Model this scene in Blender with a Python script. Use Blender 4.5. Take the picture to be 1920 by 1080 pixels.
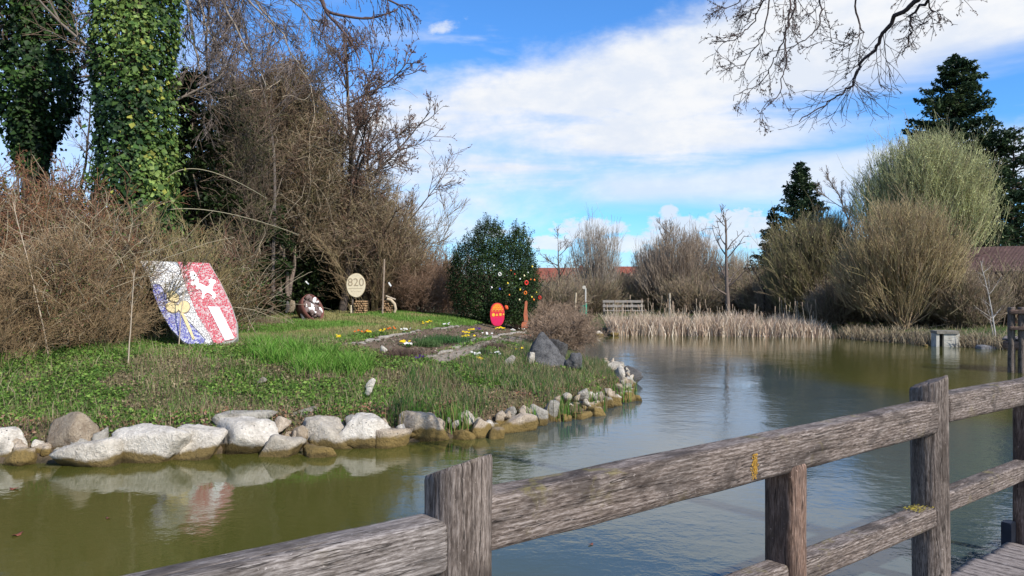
import bpy, bmesh, math, random
import numpy as np
from mathutils import Vector, Matrix

for o in list(bpy.data.objects): bpy.data.objects.remove(o)
SC = bpy.context.scene
COL = SC.collection
R = math.radians
NR = np.random.default_rng

# ------------------------------------------------------------------ camera, sky, sun, exposure
EYE = 2.25; FPX = 1450.0; HOR = 545.0
cam_d = bpy.data.cameras.new('camera'); cam = bpy.data.objects.new('camera', cam_d); COL.objects.link(cam)
cam.location = (0, 0, EYE); cam.rotation_euler = (R(90.2), 0, 0)
cam_d.sensor_width = 36; cam_d.lens = 36*FPX/1920; cam_d.clip_start = .05; cam_d.clip_end = 3000
SC.camera = cam
SUN_EL = 38; SUN_ROT = 135
SC.view_settings.view_transform = 'Standard'; SC.view_settings.look = 'None'
SC.view_settings.gamma = 1; SC.view_settings.exposure = 0.42
try: SC.view_settings.use_curve_mapping = False
except Exception: pass
SC.cycles.max_bounces = 6; SC.cycles.diffuse_bounces = 3; SC.cycles.glossy_bounces = 3
SC.cycles.transparent_max_bounces = 6
SC.cycles.use_denoising = True

class NT:
    """small node-expression helper"""
    def __init__(s, tree): s.t = tree; s.n = tree.nodes; s.l = tree.links
    def new(s, typ, **kw):
        n = s.n.new(typ)
        for k, v in kw.items(): setattr(n, k, v)
        return n
    def put(s, sock, v):
        if isinstance(v, bpy.types.NodeSocket): s.l.new(v, sock)
        elif v is not None:
            try: sock.default_value = v
            except Exception: sock.default_value = (*v, 1.0)
    def m(s, op, a, b=None, c=None, clamp=False):
        n = s.new('ShaderNodeMath', operation=op); n.use_clamp = clamp
        s.put(n.inputs[0], a)
        if b is not None: s.put(n.inputs[1], b)
        if c is not None: s.put(n.inputs[2], c)
        return n.outputs[0]
    def add(s, a, b): return s.m('ADD', a, b)
    def sub(s, a, b): return s.m('SUBTRACT', a, b)
    def mul(s, a, b): return s.m('MULTIPLY', a, b)
    def ss(s, x, lo, hi, a=0.0, b=1.0):
        n = s.new('ShaderNodeMapRange', interpolation_type='SMOOTHSTEP')
        for i, v in enumerate((x, lo, hi, a, b)): s.put(n.inputs[i], v)
        return n.outputs[0]
    def noise(s, vec=None, scale=5.0, detail=4, rough=.5, dist=0.0):
        n = s.new('ShaderNodeTexNoise')
        if vec is not None: s.l.new(vec, n.inputs['Vector'])
        n.inputs['Scale'].default_value = scale; n.inputs['Detail'].default_value = detail
        n.inputs['Roughness'].default_value = rough; n.inputs['Distortion'].default_value = dist
        return n.outputs['Fac']
    def map(s, vec, scale=(1,1,1), loc=(0,0,0), rot=(0,0,0)):
        n = s.new('ShaderNodeMapping'); s.l.new(vec, n.inputs[0])
        n.inputs['Scale'].default_value = scale; n.inputs['Location'].default_value = loc
        n.inputs['Rotation'].default_value = rot
        return n.outputs[0]
    def mix(s, f, a, b, blend='MIX'):
        n = s.new('ShaderNodeMix', data_type='RGBA', blend_type=blend); n.clamp_factor = True
        s.put(n.inputs[0], f); s.put(n.inputs[6], a); s.put(n.inputs[7], b)
        return n.outputs[2]
    def ramp(s, f, stops):
        n = s.new('ShaderNodeValToRGB'); s.put(n.inputs[0], f)
        e = n.color_ramp.elements
        while len(e) < len(stops): e.new(.5)
        for i, (p, c) in enumerate(stops): e[i].position = p; e[i].color = (*c, 1)
        return n.outputs[0]
    def bump(s, h, strength=.5, dist=.01, normal=None):
        n = s.new('ShaderNodeBump'); s.put(n.inputs['Height'], h)
        n.inputs['Strength'].default_value = strength; n.inputs['Distance'].default_value = dist
        if normal is not None: s.l.new(normal, n.inputs['Normal'])
        return n.outputs[0]

def build_world():
    w = bpy.data.worlds.new('World'); SC.world = w; w.use_nodes = True
    k = NT(w.node_tree); w.node_tree.nodes.clear()
    out = k.new('ShaderNodeOutputWorld'); bg = k.new('ShaderNodeBackground'); k.l.new(bg.outputs[0], out.inputs[0])
    bg.inputs[1].default_value = 0.115
    sky = k.new('ShaderNodeTexSky', sky_type='NISHITA'); sky.sun_disc = False
    sky.sun_elevation = R(SUN_EL); sky.sun_rotation = R(SUN_ROT); sky.altitude = 500
    sky.air_density = 1.0; sky.dust_density = .6; sky.ozone_density = 2.2
    tc = k.new('ShaderNodeTexCoord'); d = tc.outputs['Generated']
    sp = k.new('ShaderNodeSeparateXYZ'); k.l.new(d, sp.inputs[0]); x, y, z = sp.outputs
    az = k.m('ARCTAN2', x, y)
    el = k.m('DIVIDE', z, k.m('MAXIMUM', k.m('SQRT', k.add(k.mul(x, x), k.mul(y, y))), .05))
    cmb = k.new('ShaderNodeCombineXYZ'); k.put(cmb.inputs[0], az); k.put(cmb.inputs[1], el); ae = cmb.outputs[0]
    streak = k.noise(k.map(ae, (2.2, 11, 1), rot=(0, 0, R(-12))), 1.6, 6, .55, .6)      # 0..1 long wisps
    soft = k.noise(k.map(ae, (3, 7, 1)), 2.0, 5, .6, .3)
    fine = k.noise(k.map(ae, (10, 16, 1)), 3.0, 6, .62)
    sN = k.sub(streak, .5); fN = k.sub(fine, .5); oN = k.sub(soft, .5)
    azc = k.m('MINIMUM', k.m('MAXIMUM', az, -.9), .75)
    # the large bank of cloud and the bands below it
    e1 = k.add(k.mul(azc, .26), .306); e2 = k.add(k.mul(azc, .31), .086)
    top = k.ss(k.add(k.sub(e1, el), k.add(k.mul(oN, .08), k.mul(fN, .03))), -.012, .045)
    bot = k.ss(k.add(k.sub(el, e2), k.mul(sN, .17)), -.055, .05)
    left = k.ss(k.add(az, k.mul(oN, .2)), -.34, -.20)
    bank = k.mul(k.mul(top, bot), left)
    thin = k.ss(k.add(k.add(streak, k.mul(fN, .2)), k.mul(k.ss(el, .16, .30), .28)), .34, .66, .42, 1.0)
    bank = k.mul(bank, thin)
    b2 = k.mul(k.ss(k.add(el, k.mul(sN, .06)), .085, .13), k.ss(k.add(k.sub(el, k.mul(azc, .06)), k.mul(sN, .06)), .128, .160, 1, 0))
    b2 = k.mul(b2, k.ss(k.add(az, k.mul(oN, .2)), .02, .13, .25, .8))
    wis = k.mul(k.ss(k.add(streak, k.mul(fN, .15)), .5, .72), k.ss(el, .30, .38, .5, .16))
    leftveil = k.mul(k.ss(az, -.3, -.42), k.mul(k.ss(el, .42, .2), .55))
    low = k.ss(el, .0, .11, .42, .0)
    # overhead and behind: ordinary broken cloud
    gen = k.mul(k.ss(k.noise(d, 2.6, 6, .6, .4), .5, .66), k.ss(k.m('ABSOLUTE', az), .75, 1.1, 0, .8))
    cov = bank
    for c in (b2, wis, leftveil, low, gen): cov = k.m('MAXIMUM', cov, c)
    # small cumulus near the horizon, one torn scrap high up
    blobs = [(.10, .080, .055, .016), (.145, .060, .05, .014), (.20, .098, .014, .014), (.215, .078, .055, .022), (.17, .046, .012, .008),
             (.283, .080, .048, .028), (.25, .060, .05, .012), (.05, .062, .04, .012), (-.02, .075, .02, .008), (.33, .06, .04, .014)]
    cum = None
    for (a0, e0, wa, he) in blobs:
        u = k.m('DIVIDE', k.sub(az, a0), wa); v = k.m('DIVIDE', k.sub(el, e0), he)
        q = k.sub(1.0, k.add(k.mul(u, u), k.mul(v, v)))
        cum = q if cum is None else k.m('MAXIMUM', cum, q)
    fine2 = k.noise(k.map(ae, (26, 40, 1)), 2.0, 6, .62)
    cum = k.ss(k.add(cum, k.mul(k.sub(fine2, .5), 2.6)), .0, .7, 0, .85)
    u = k.m('DIVIDE', k.add(az, .09), .036); v = k.m('DIVIDE', k.sub(k.sub(el, .338), k.mul(k.add(az, .09), .35)), .011)
    scr = k.ss(k.add(k.sub(1.0, k.add(k.mul(u, u), k.mul(v, v))), k.mul(fN, 3.4)), .1, 1.3, 0, .75)
    cov = k.m('MAXIMUM', cov, k.m('MAXIMUM', cum, scr))
    cc = k.mix(k.ss(k.add(soft, k.mul(fN, .5)), .35, .7), (5.1, 5.5, 6.2), (6.1, 6.2, 6.4))
    tint = k.mix(1.0, sky.outputs[0], SKY_TINT, 'MULTIPLY')
    k.l.new(k.mix(cov, tint, cc), bg.inputs[0])
SKY_TINT = (.48, .95, 1.44)
build_world()
sl = bpy.data.lights.new('sun', 'SUN'); sl.energy = 4.4; sl.angle = R(.53); sl.color = (1, .945, .86)
sun = bpy.data.objects.new('sun', sl); COL.objects.link(sun)
SDIR = Vector((math.cos(R(SUN_EL))*math.sin(R(SUN_ROT)), math.cos(R(SUN_EL))*math.cos(R(SUN_ROT)), math.sin(R(SUN_EL))))
sun.rotation_euler = SDIR.to_track_quat('Z', 'Y').to_euler()

# ------------------------------------------------------------------ numpy helpers
def hash3(i, j, k, s):
    h = (i.astype(np.int64)*374761393 + j.astype(np.int64)*668265263 + k.astype(np.int64)*2147483647 + s*974634777) & 0xffffffff
    h = ((h ^ (h >> 13))*1274126177) & 0xffffffff
    h = h ^ (h >> 16)
    return (h & 0xffff)/65535.0
def vnoise(p, s=0):
    p = np.asarray(p, float); i = np.floor(p).astype(np.int64); f = p-i; f = f*f*(3-2*f)
    r = 0
    for a in (0, 1):
        for b in (0, 1):
            for c in (0, 1):
                w = (f[..., 0] if a else 1-f[..., 0])*(f[..., 1] if b else 1-f[..., 1])*(f[..., 2] if c else 1-f[..., 2])
                r = r + w*hash3(i[..., 0]+a, i[..., 1]+b, i[..., 2]+c, s)
    return r
def fbm(p, oct=4, s=0):
    r = 0; a = .5; p = np.asarray(p, float); t = 0
    for o in range(oct): r = r+a*vnoise(p*(2**o)+o*17.3, s+o); t += a; a *= .5
    return r/t
def p3(x, y, z=0.0):
    x, y, z = np.broadcast_arrays(np.asarray(x, float), np.asarray(y, float), np.asarray(z, float)); return np.stack([x, y, z], -1)
def sstep(x, a, b):
    t = np.clip((x-a)/(b-a), 0, 1); return t*t*(3-2*t)
def nrm(v): return v/np.maximum(np.linalg.norm(v, axis=-1, keepdims=True), 1e-9)

def mesh_np(name, V, F, col=None, smooth=False):
    """V (n,3); F list of int arrays (m,k)."""
    me = bpy.data.meshes.new(name)
    V = np.ascontiguousarray(V, dtype=np.float32).reshape(-1, 3)
    F = [np.ascontiguousarray(f, dtype=np.int32) for f in F if len(f)]
    me.vertices.add(len(V)); me.vertices.foreach_set('co', V.ravel())
    nl = sum(f.size for f in F); npol = sum(len(f) for f in F)
    me.loops.add(nl); me.polygons.add(npol)
    me.loops.foreach_set('vertex_index', np.concatenate([f.ravel() for f in F]))
    tot = np.concatenate([np.full(len(f), f.shape[1], np.int32) for f in F])
    st = np.concatenate([[0], np.cumsum(tot)[:-1]]).astype(np.int32)
    me.polygons.foreach_set('loop_start', st)
    try: me.polygons.foreach_set('loop_total', tot)
    except Exception: pass
    if smooth: me.polygons.foreach_set('use_smooth', np.ones(npol, bool))
    me.update(calc_edges=True)
    if col is not None:
        c = np.ones((len(V), 4), np.float32); c[:, :3] = col
        a = me.color_attributes.new('Col', 'FLOAT_COLOR', 'POINT'); a.data.foreach_set('color', c.ravel())
    return me

def tag(o, label=None, cat=None, group=None, kind=None):
    if label: o['label'] = label
    if cat: o['category'] = cat
    if group: o['group'] = group
    if kind: o['kind'] = kind
    return o
def obj(name, me, mat=None, parent=None, loc=None):
    if mat is not None and not me.materials: me.materials.append(mat)
    o = bpy.data.objects.new(name, me); COL.objects.link(o)
    if parent is not None: o.parent = parent
    if loc is not None: o.location = loc
    return o
def thing(name, label, cat, loc=(0, 0, 0), group=None, rz=0):
    o = bpy.data.objects.new(name, None); COL.objects.link(o); o.location = loc; o.rotation_euler = (0, 0, rz)
    o.empty_display_size = .2
    return tag(o, label, cat, group)
def copy_tree(root, loc, rz=0, sc=1.0, label=None):
    r = root.copy(); COL.objects.link(r); r.location = loc; r.rotation_euler = (0, 0, rz); r.scale = (sc,)*3 if not isinstance(sc, tuple) else sc
    if label: r['label'] = label
    for ch in list(root.children):
        c = ch.copy(); COL.objects.link(c); c.parent = r
        for g in ch.children:
            q = g.copy(); COL.objects.link(q); q.parent = c
    return r

def leaves(P, N, size, col, rng, aspect=.6, fold=.25, jitter=.15):
    """folded diamond leaves (2 tris). P (n,3) centres, N (n,3) normals."""
    n = len(P); t = nrm(np.cross(N, rng.normal(size=(n, 3)))); b = np.cross(N, t)
    s = (np.asarray(size)*rng.uniform(.6, 1.3, n))[:, None]
    V = np.empty((n, 4, 3)); V[:, 0] = P-t*s*.5; V[:, 2] = P+t*s*.5
    V[:, 1] = P-b*s*.5*aspect+N*s*fold*.5; V[:, 3] = P+b*s*.5*aspect+N*s*fold*.5
    i = np.arange(n)*4
    F = np.concatenate([np.stack([i, i+1, i+2], 1), np.stack([i, i+2, i+3], 1)])
    c = np.asarray(col); c = np.broadcast_to(c, (n, 3))*rng.uniform(1-jitter*2, 1+jitter*2, (n, 1))
    return V.reshape(-1, 3), F, np.repeat(c, 4, 0)
def blades(P, h, w, lean, col, rng, tip=1.25):
    """grass blades bent once: 3 triangles."""
    n = len(P); a = rng.uniform(0, 2*np.pi, n); side = np.stack([np.cos(a), np.sin(a), np.zeros(n)], 1)
    la = rng.uniform(0, 2*np.pi, n); ld = np.stack([np.cos(la), np.sin(la), np.zeros(n)], 1)
    h = np.broadcast_to(h, n); w = np.broadcast_to(w, n); L = (np.asarray(lean)*h*rng.uniform(.2, 1, n))[:, None]
    up = np.array([0, 0, 1.])
    V = np.empty((n, 5, 3)); hw = side*w[:, None]*.5
    mid = P+up*h[:, None]*.55+ld*L*.35; tp = P+up*h[:, None]+ld*L
    V[:, 0] = P-hw; V[:, 1] = P+hw; V[:, 2] = mid-hw*.8; V[:, 3] = mid+hw*.8; V[:, 4] = tp
    i = np.arange(n)*5
    F = np.concatenate([np.stack([i, i+1, i+3], 1), np.stack([i, i+3, i+2], 1), np.stack([i+2, i+3, i+4], 1)])
    c = np.broadcast_to(np.asarray(col), (n, 3))*rng.uniform(.75, 1.25, (n, 1))
    C = np.repeat(c, 5, 0).reshape(n, 5, 3); C[:, 4] *= tip
    return V.reshape(-1, 3), F, C.reshape(-1, 3)
def joinp(parts):
    V = []; F = []; C = []; off = 0
    for v, f, c in parts:
        V.append(v); F.append(f+off); C.append(np.broadcast_to(c, (len(v), 3))); off += len(v)
    return np.concatenate(V), np.concatenate(F), np.concatenate(C)

def strands(rng, S, D, L, steps, wob, grav=0.0):
    P = [S]; d = nrm(D); Ds = [d]; seg = (L/steps)[:, None]
    for i in range(steps):
        d = nrm(d+rng.normal(0, wob, d.shape)+np.array([0, 0, grav])); Ds.append(d); P.append(P[-1]+d*seg)
    return np.stack(P, 1), np.stack(Ds, 1)
def kids(rng, P, D, L, m, t0, t1, ang, lf, shrink=.4):
    n, k = P.shape[:2]; t = rng.uniform(t0, t1, (n, m)); f = t*(k-1); i = np.minimum(f.astype(int), k-2); fr = (f-i)[..., None]
    r = np.arange(n)[:, None]
    S = P[r, i]*(1-fr)+P[r, i+1]*fr; d = D[r, i+1]
    ax = nrm(rng.normal(size=d.shape)); perp = nrm(ax-(ax*d).sum(-1, keepdims=True)*d)
    a = (ang*rng.uniform(.55, 1.35, (n, m)))[..., None]
    nd = d*np.cos(a)+perp*np.sin(a)
    l = L[:, None]*lf*(1-shrink*t)*rng.uniform(.6, 1.25, (n, m))
    return S.reshape(-1, 3), nd.reshape(-1, 3), l.ravel(), t.ravel()
def tube(P, R0, R1, sides=3):
    """P (n,k,3) polylines -> verts, quads; radius tapers R0->R1"""
    n, k = P.shape[:2]; T = np.gradient(P, axis=1); T = nrm(T)
    ref = np.array([.31, .53, .79]); A = nrm(np.cross(T, ref)); B = np.cross(T, A)
    th = np.arange(sides)*2*np.pi/sides
    t = np.linspace(0, 1, k)[None, :, None, None]
    rad = np.asarray(R0).reshape(-1, 1, 1, 1)*(1-t)+np.asarray(R1).reshape(-1, 1, 1, 1)*t
    V = P[:, :, None]+rad*(A[:, :, None]*np.cos(th)[None, None, :, None]+B[:, :, None]*np.sin(th)[None, None, :, None])
    base = (np.arange(n)[:, None, None]*k+np.arange(k-1)[None, :, None])*sides
    a = base+np.arange(sides)[None, None]; b = base+(np.arange(sides)[None, None]+1) % sides
    F = np.stack([a, b, b+sides, a+sides], -1).reshape(-1, 4)
    return V.reshape(-1, 3), F
def tubes_join(lst):
    V = []; F = []; C = []; off = 0
    for (P, r0, r1, s, c) in lst:
        v, f = tube(P, r0, r1, s); V.append(v); F.append(f+off); off += len(v)
        C.append(np.broadcast_to(np.asarray(c), (P.shape[0], 3)).repeat(P.shape[1]*s, 0))
    return np.concatenate(V), [np.concatenate(F)], np.concatenate(C)

# ------------------------------------------------------------------ materials
def mat(name):
    m = bpy.data.materials.new(name); m.use_nodes = True; k = NT(m.node_tree)
    b = next(n for n in m.node_tree.nodes if n.type == 'BSDF_PRINCIPLED')
    o = next(n for n in m.node_tree.nodes if n.type == 'OUTPUT_MATERIAL')
    b.inputs['Roughness'].default_value = .8; b.inputs['Specular IOR Level'].default_value = .25
    return m, k, b, o
def plain(name, c, rough=.7, var=.25, scale=8, bump=.2, bd=.01, metallic=0, spec=.3):
    m, k, b, o = mat(name); tc = k.new('ShaderNodeTexCoord').outputs['Object']
    n = k.noise(tc, scale, 6, .6); lo = tuple(v*(1-var) for v in c); hi = tuple(min(1, v*(1+var)) for v in c)
    k.put(b.inputs['Base Color'], k.ramp(n, [(.3, lo), (.7, hi)]))
    b.inputs['Roughness'].default_value = rough; b.inputs['Metallic'].default_value = metallic; b.inputs['Specular IOR Level'].default_value = spec
    if bump: k.put(b.inputs['Normal'], k.bump(k.noise(tc, scale*4, 5, .65), bump, bd))
    return m
def veg(name, trans=.25, rough=.6, var=.0, spec=.2):
    m, k, b, o = mat(name); at = k.new('ShaderNodeAttribute'); at.attribute_name = 'Col'; c = at.outputs['Color']
    if var:
        g = k.new('ShaderNodeNewGeometry')
        nz = k.noise(g.outputs['Position'], 1.3, 3, .5)
        c = k.mix(1.0, c, k.ramp(nz, [(.3, (1-var,)*3), (.7, (1+var*.6,)*3)]), 'MULTIPLY')
    k.put(b.inputs['Base Color'], c); b.inputs['Roughness'].default_value = rough; b.inputs['Specular IOR Level'].default_value = spec
    if trans:
        tr = k.new('ShaderNodeBsdfTranslucent'); k.put(tr.inputs[0], c); mx = k.new('ShaderNodeMixShader'); mx.inputs[0].default_value = trans
        k.l.new(b.outputs[0], mx.inputs[1]); k.l.new(tr.outputs[0], mx.inputs[2]); k.l.new(mx.outputs[0], o.inputs[0])
    return m
def wood_mat(name, base, light, dark, lichen=.0, gs=1.0):
    """weathered timber, grain along local X"""
    m, k, b, o = mat(name); tc = k.new('ShaderNodeTexCoord').outputs['Object']
    g1 = k.noise(k.map(tc, (5*gs, 62*gs, 62*gs)), 1.0, 8, .78, .8)
    g2 = k.noise(k.map(tc, (34*gs, 280*gs, 280*gs)), 1.0, 4, .7)
    blot = k.noise(k.map(tc, (3.5, 8, 8)), 1.2, 6, .65, .6)
    wv = k.new('ShaderNodeTexWave', wave_type='BANDS', bands_direction='Z'); k.l.new(k.map(tc, (.35, 1, 1)), wv.inputs[0])
    wv.inputs['Scale'].default_value = 26; wv.inputs['Distortion'].default_value = 5.5; wv.inputs['Detail'].default_value = 3; wv.inputs['Detail Scale'].default_value = .7
    gr = k.add(k.add(k.mul(g1, .34), k.mul(g2, .46)), k.add(k.mul(wv.outputs['Fac'], .05), k.mul(blot, .15)))
    c = k.ramp(gr, [(.39, dark), (.49, base), (.60, light)])
    c = k.mix(k.ss(blot, .46, .66, 0, .78), c, tuple(v*.9 for v in dark))
    cn = k.noise(k.map(tc, (1.6*gs, 26*gs, 26*gs)), 1.0, 4, .6, .3); ck = k.mul(k.ss(k.m('ABSOLUTE', k.sub(cn, .5)), .016, .002), k.ss(g1, .42, .55)); c = k.mix(k.mul(ck, .85), c, tuple(v*.35 for v in dark))
    spk = k.noise(tc, 90, 3, .6)
    c = k.mix(k.ss(spk, .66, .74, 0, .5), c, tuple(min(1, v*1.5) for v in light))
    if lichen:
        ln = k.noise(tc, 7, 6, .7, .5)
        geo = k.new('ShaderNodeNewGeometry'); sp = k.new('ShaderNodeSeparateXYZ'); k.l.new(geo.outputs['Normal'], sp.inputs[0])
        upm = k.ss(sp.outputs[2], -.2, .8, .25, 1)
        c = k.mix(k.mul(k.ss(ln, .58, .68), k.mul(upm, lichen)), c, (.20, .17, .04))
        wn = k.noise(tc, 22, 5, .7)
        c = k.mix(k.mul(k.ss(wn, .66, .71), k.mul(upm, lichen*1.2)), c, (.42, .40, .36))
    k.put(b.inputs['Base Color'], c); b.inputs['Roughness'].default_value = .85; b.inputs['Specular IOR Level'].default_value = .2
    h = k.sub(k.add(k.mul(g1, .5), k.mul(g2, .5)), k.mul(ck, .8))
    k.put(b.inputs['Normal'], k.bump(h, .8, .0022, k.bump(blot, .4, .006)))
    return m

M = {}
M['rail'] = wood_mat('weathered_rail_wood', (.135, .104, .086), (.33, .28, .25), (.034, .025, .02), .45)
M['rail_pale'] = wood_mat('pale_weathered_wood', (.165, .14, .125), (.36, .32, .295), (.05, .04, .034), .1)
M['post'] = wood_mat('post_wood', (.14, .11, .092), (.30, .25, .215), (.038, .028, .022), .12, 1.0)
M['post_brown'] = wood_mat('brown_post_wood', (.17, .105, .075), (.34, .24, .19), (.05, .033, .026), .1, .8)
M['deck'] = wood_mat('deck_wood', (.20, .165, .145), (.38, .33, .30), (.07, .055, .048), .3)
M['veg'] = veg('foliage', .28, .5)
M['grass'] = veg('grass_blades', .32, .6, .18)
M['twig'] = veg('twig_bark', 0, .8)
M['dry'] = veg('dry_stalks', .15, .8)
M['bark'] = plain('bark', (.12, .095, .072), .9, .4, 9, .9, .03)
M['bark_pale'] = plain('pale_bark', (.30, .27, .23), .9, .4, 12, .7, .02)
M['soil'] = plain('dark_soil', (.055, .04, .03), .95, .4, 6, .8, .03)

def water_mat():
    m, k, b, o = mat('pond_water_surface'); g = k.new('ShaderNodeNewGeometry'); pos = g.outputs['Position']
    n = k.noise(pos, .16, 3, .5)
    sh = k.new('ShaderNodeSeparateXYZ'); k.l.new(pos, sh.inputs[0]); dx = k.m('DIVIDE', k.sub(sh.outputs[0], 4.0), 5.0); dy = k.m('DIVIDE', k.sub(sh.outputs[1], 17.), 20.)
    sky_mask = k.ss(k.add(k.add(k.mul(dx, dx), k.mul(dy, dy)), k.mul(k.sub(n, .5), 1.2)), .35, 1.15, 1, 0)   # bluer middle paints in reflected sky, silty olive towards the banks
    k.put(b.inputs['Base Color'], k.mix(sky_mask, k.ramp(n, [(.35, (.060, .062, .012)), (.65, (.074, .074, .016))]), (.046, .068, .072)))
    b.inputs['IOR'].default_value = 1.47; b.inputs['Specular IOR Level'].default_value = .5
    b.inputs['Roughness'].default_value = .02
    w1 = k.noise(k.map(pos, (1, 1.25, 1), rot=(0, 0, R(25))), 5.5, 4, .55, .3)
    w2 = k.noise(k.map(pos, (1.3, .8, 1)), 1.5, 2, .5, .2)
    w3 = k.noise(pos, 22, 3, .5)
    sp = k.new('ShaderNodeSeparateXYZ'); k.l.new(pos, sp.inputs[0])
    gust = k.ss(k.add(k.noise(k.map(pos, (1, 1.6, 1)), .22, 3, .5), k.mul(k.ss(sp.outputs[0], -3, 3), .16)), .42, .70, .22, 1.0)
    h = k.mul(k.add(k.add(k.mul(w1, .5), k.mul(w2, .8)), k.mul(w3, .12)), gust)
    k.put(b.inputs['Normal'], k.bump(h, .4, .022))
    return m
M['water'] = water_mat()

# ------------------------------------------------------------------ terrain
POND = np.array([(-14.5, 10.6), (-10, 10.05), (-6.65, 10.04), (-5.3, 10.1), (-4.1, 10.6), (-2.7, 10.9), (-1.3, 11.55), (-.5, 11.95), (.35, 12.8), (1.3, 13.85),
    (2.05, 15.1), (2.5, 16.3), (2.75, 17.7), (2.85, 19.3), (2.6, 22), (2.5, 26), (2.6, 31), (2.4, 36), (3.6, 39.4), (6.5, 40), (10, 39.2), (15.2, 37.6), (16.1, 34.3),
    (17.3, 31.7), (18.7, 29.6), (20.5, 26), (20, 20), (16, 13), (11, 5), (7.5, 1), (5, -3), (0, -7), (-8, -8), (-15, -4), (-18, 4), (-17.5, 9.5)], float)
def poly_dist(x, y, poly=POND):
    """distance to the outline, positive outside the pond"""
    x = np.asarray(x, float); y = np.asarray(y, float); d = np.full(x.shape, 1e9); ins = np.zeros(x.shape, bool)
    n = len(poly)
    for i in range(n):
        a = poly[i]; b = poly[(i+1) % n]; e = b-a
        t = np.clip(((x-a[0])*e[0]+(y-a[1])*e[1])/(e@e), 0, 1)
        d = np.minimum(d, np.hypot(x-a[0]-t*e[0], y-a[1]-t*e[1]))
        c = ((a[1] > y) != (b[1] > y)) & (x < (b[0]-a[0])*(y-a[1])/((b[1]-a[1]) if b[1] != a[1] else 1e-9)+a[0])
        ins ^= c
    return np.where(ins, -d, d)
def ground_z(x, y):
    x = np.asarray(x, float); y = np.asarray(y, float); d = poly_dist(x, y)
    wi = 1-np.maximum(sstep(x, 2.9, 6), sstep(y, 31, 39)*sstep(x, -7, 0))
    wi = wi*sstep(y, 3, 8)
    tip = sstep(x, -1.5, 2.0)
    zi = .10*sstep(d, -.05, .2)+.28*sstep(d, .2, .62)+(.74-.10*tip)*sstep(d, .4, 4.9-1.6*tip)
    zi = zi+.27*sstep(y, 15.5, 29)*sstep(-x, .5, 4.5)
    zf = .22*sstep(d, 0, .7)+.25*sstep(d, .5, 5)+.004*np.clip(d, 0, 120)
    z = zi*wi+zf*(1-wi)
    nz = fbm(p3(x*.9, y*.9), 4, 3)-.5; n2 = fbm(p3(x*4, y*4), 3, 9)-.5
    z = z+sstep(d, .2, 1.5)*(nz*.14+n2*.045)*(1-.4*sstep(d, 6, 20))
    z = np.where(d < 0, -np.minimum(1.2, .15+(-d)*.8), z)
    return z
def GP(px, Y, dz=0.0):
    x = (px-960)/FPX*Y; return np.array([x, Y, float(ground_z(x, Y))+dz])
def PX(px, py, Y): return np.array([(px-960)/FPX*Y, Y, EYE-(py-HOR)/FPX*Y])
def hit(px, py):
    """where the line of sight through a photo pixel meets the ground"""
    Y = np.arange(9, 60, .04); x = (px-960)/FPX*Y; z = EYE-(py-HOR)/FPX*Y; g = ground_z(x, Y)
    i = np.argmax(g >= z) if (g >= z).any() else len(Y)-1
    return np.array([x[i], Y[i], g[i]])

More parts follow.
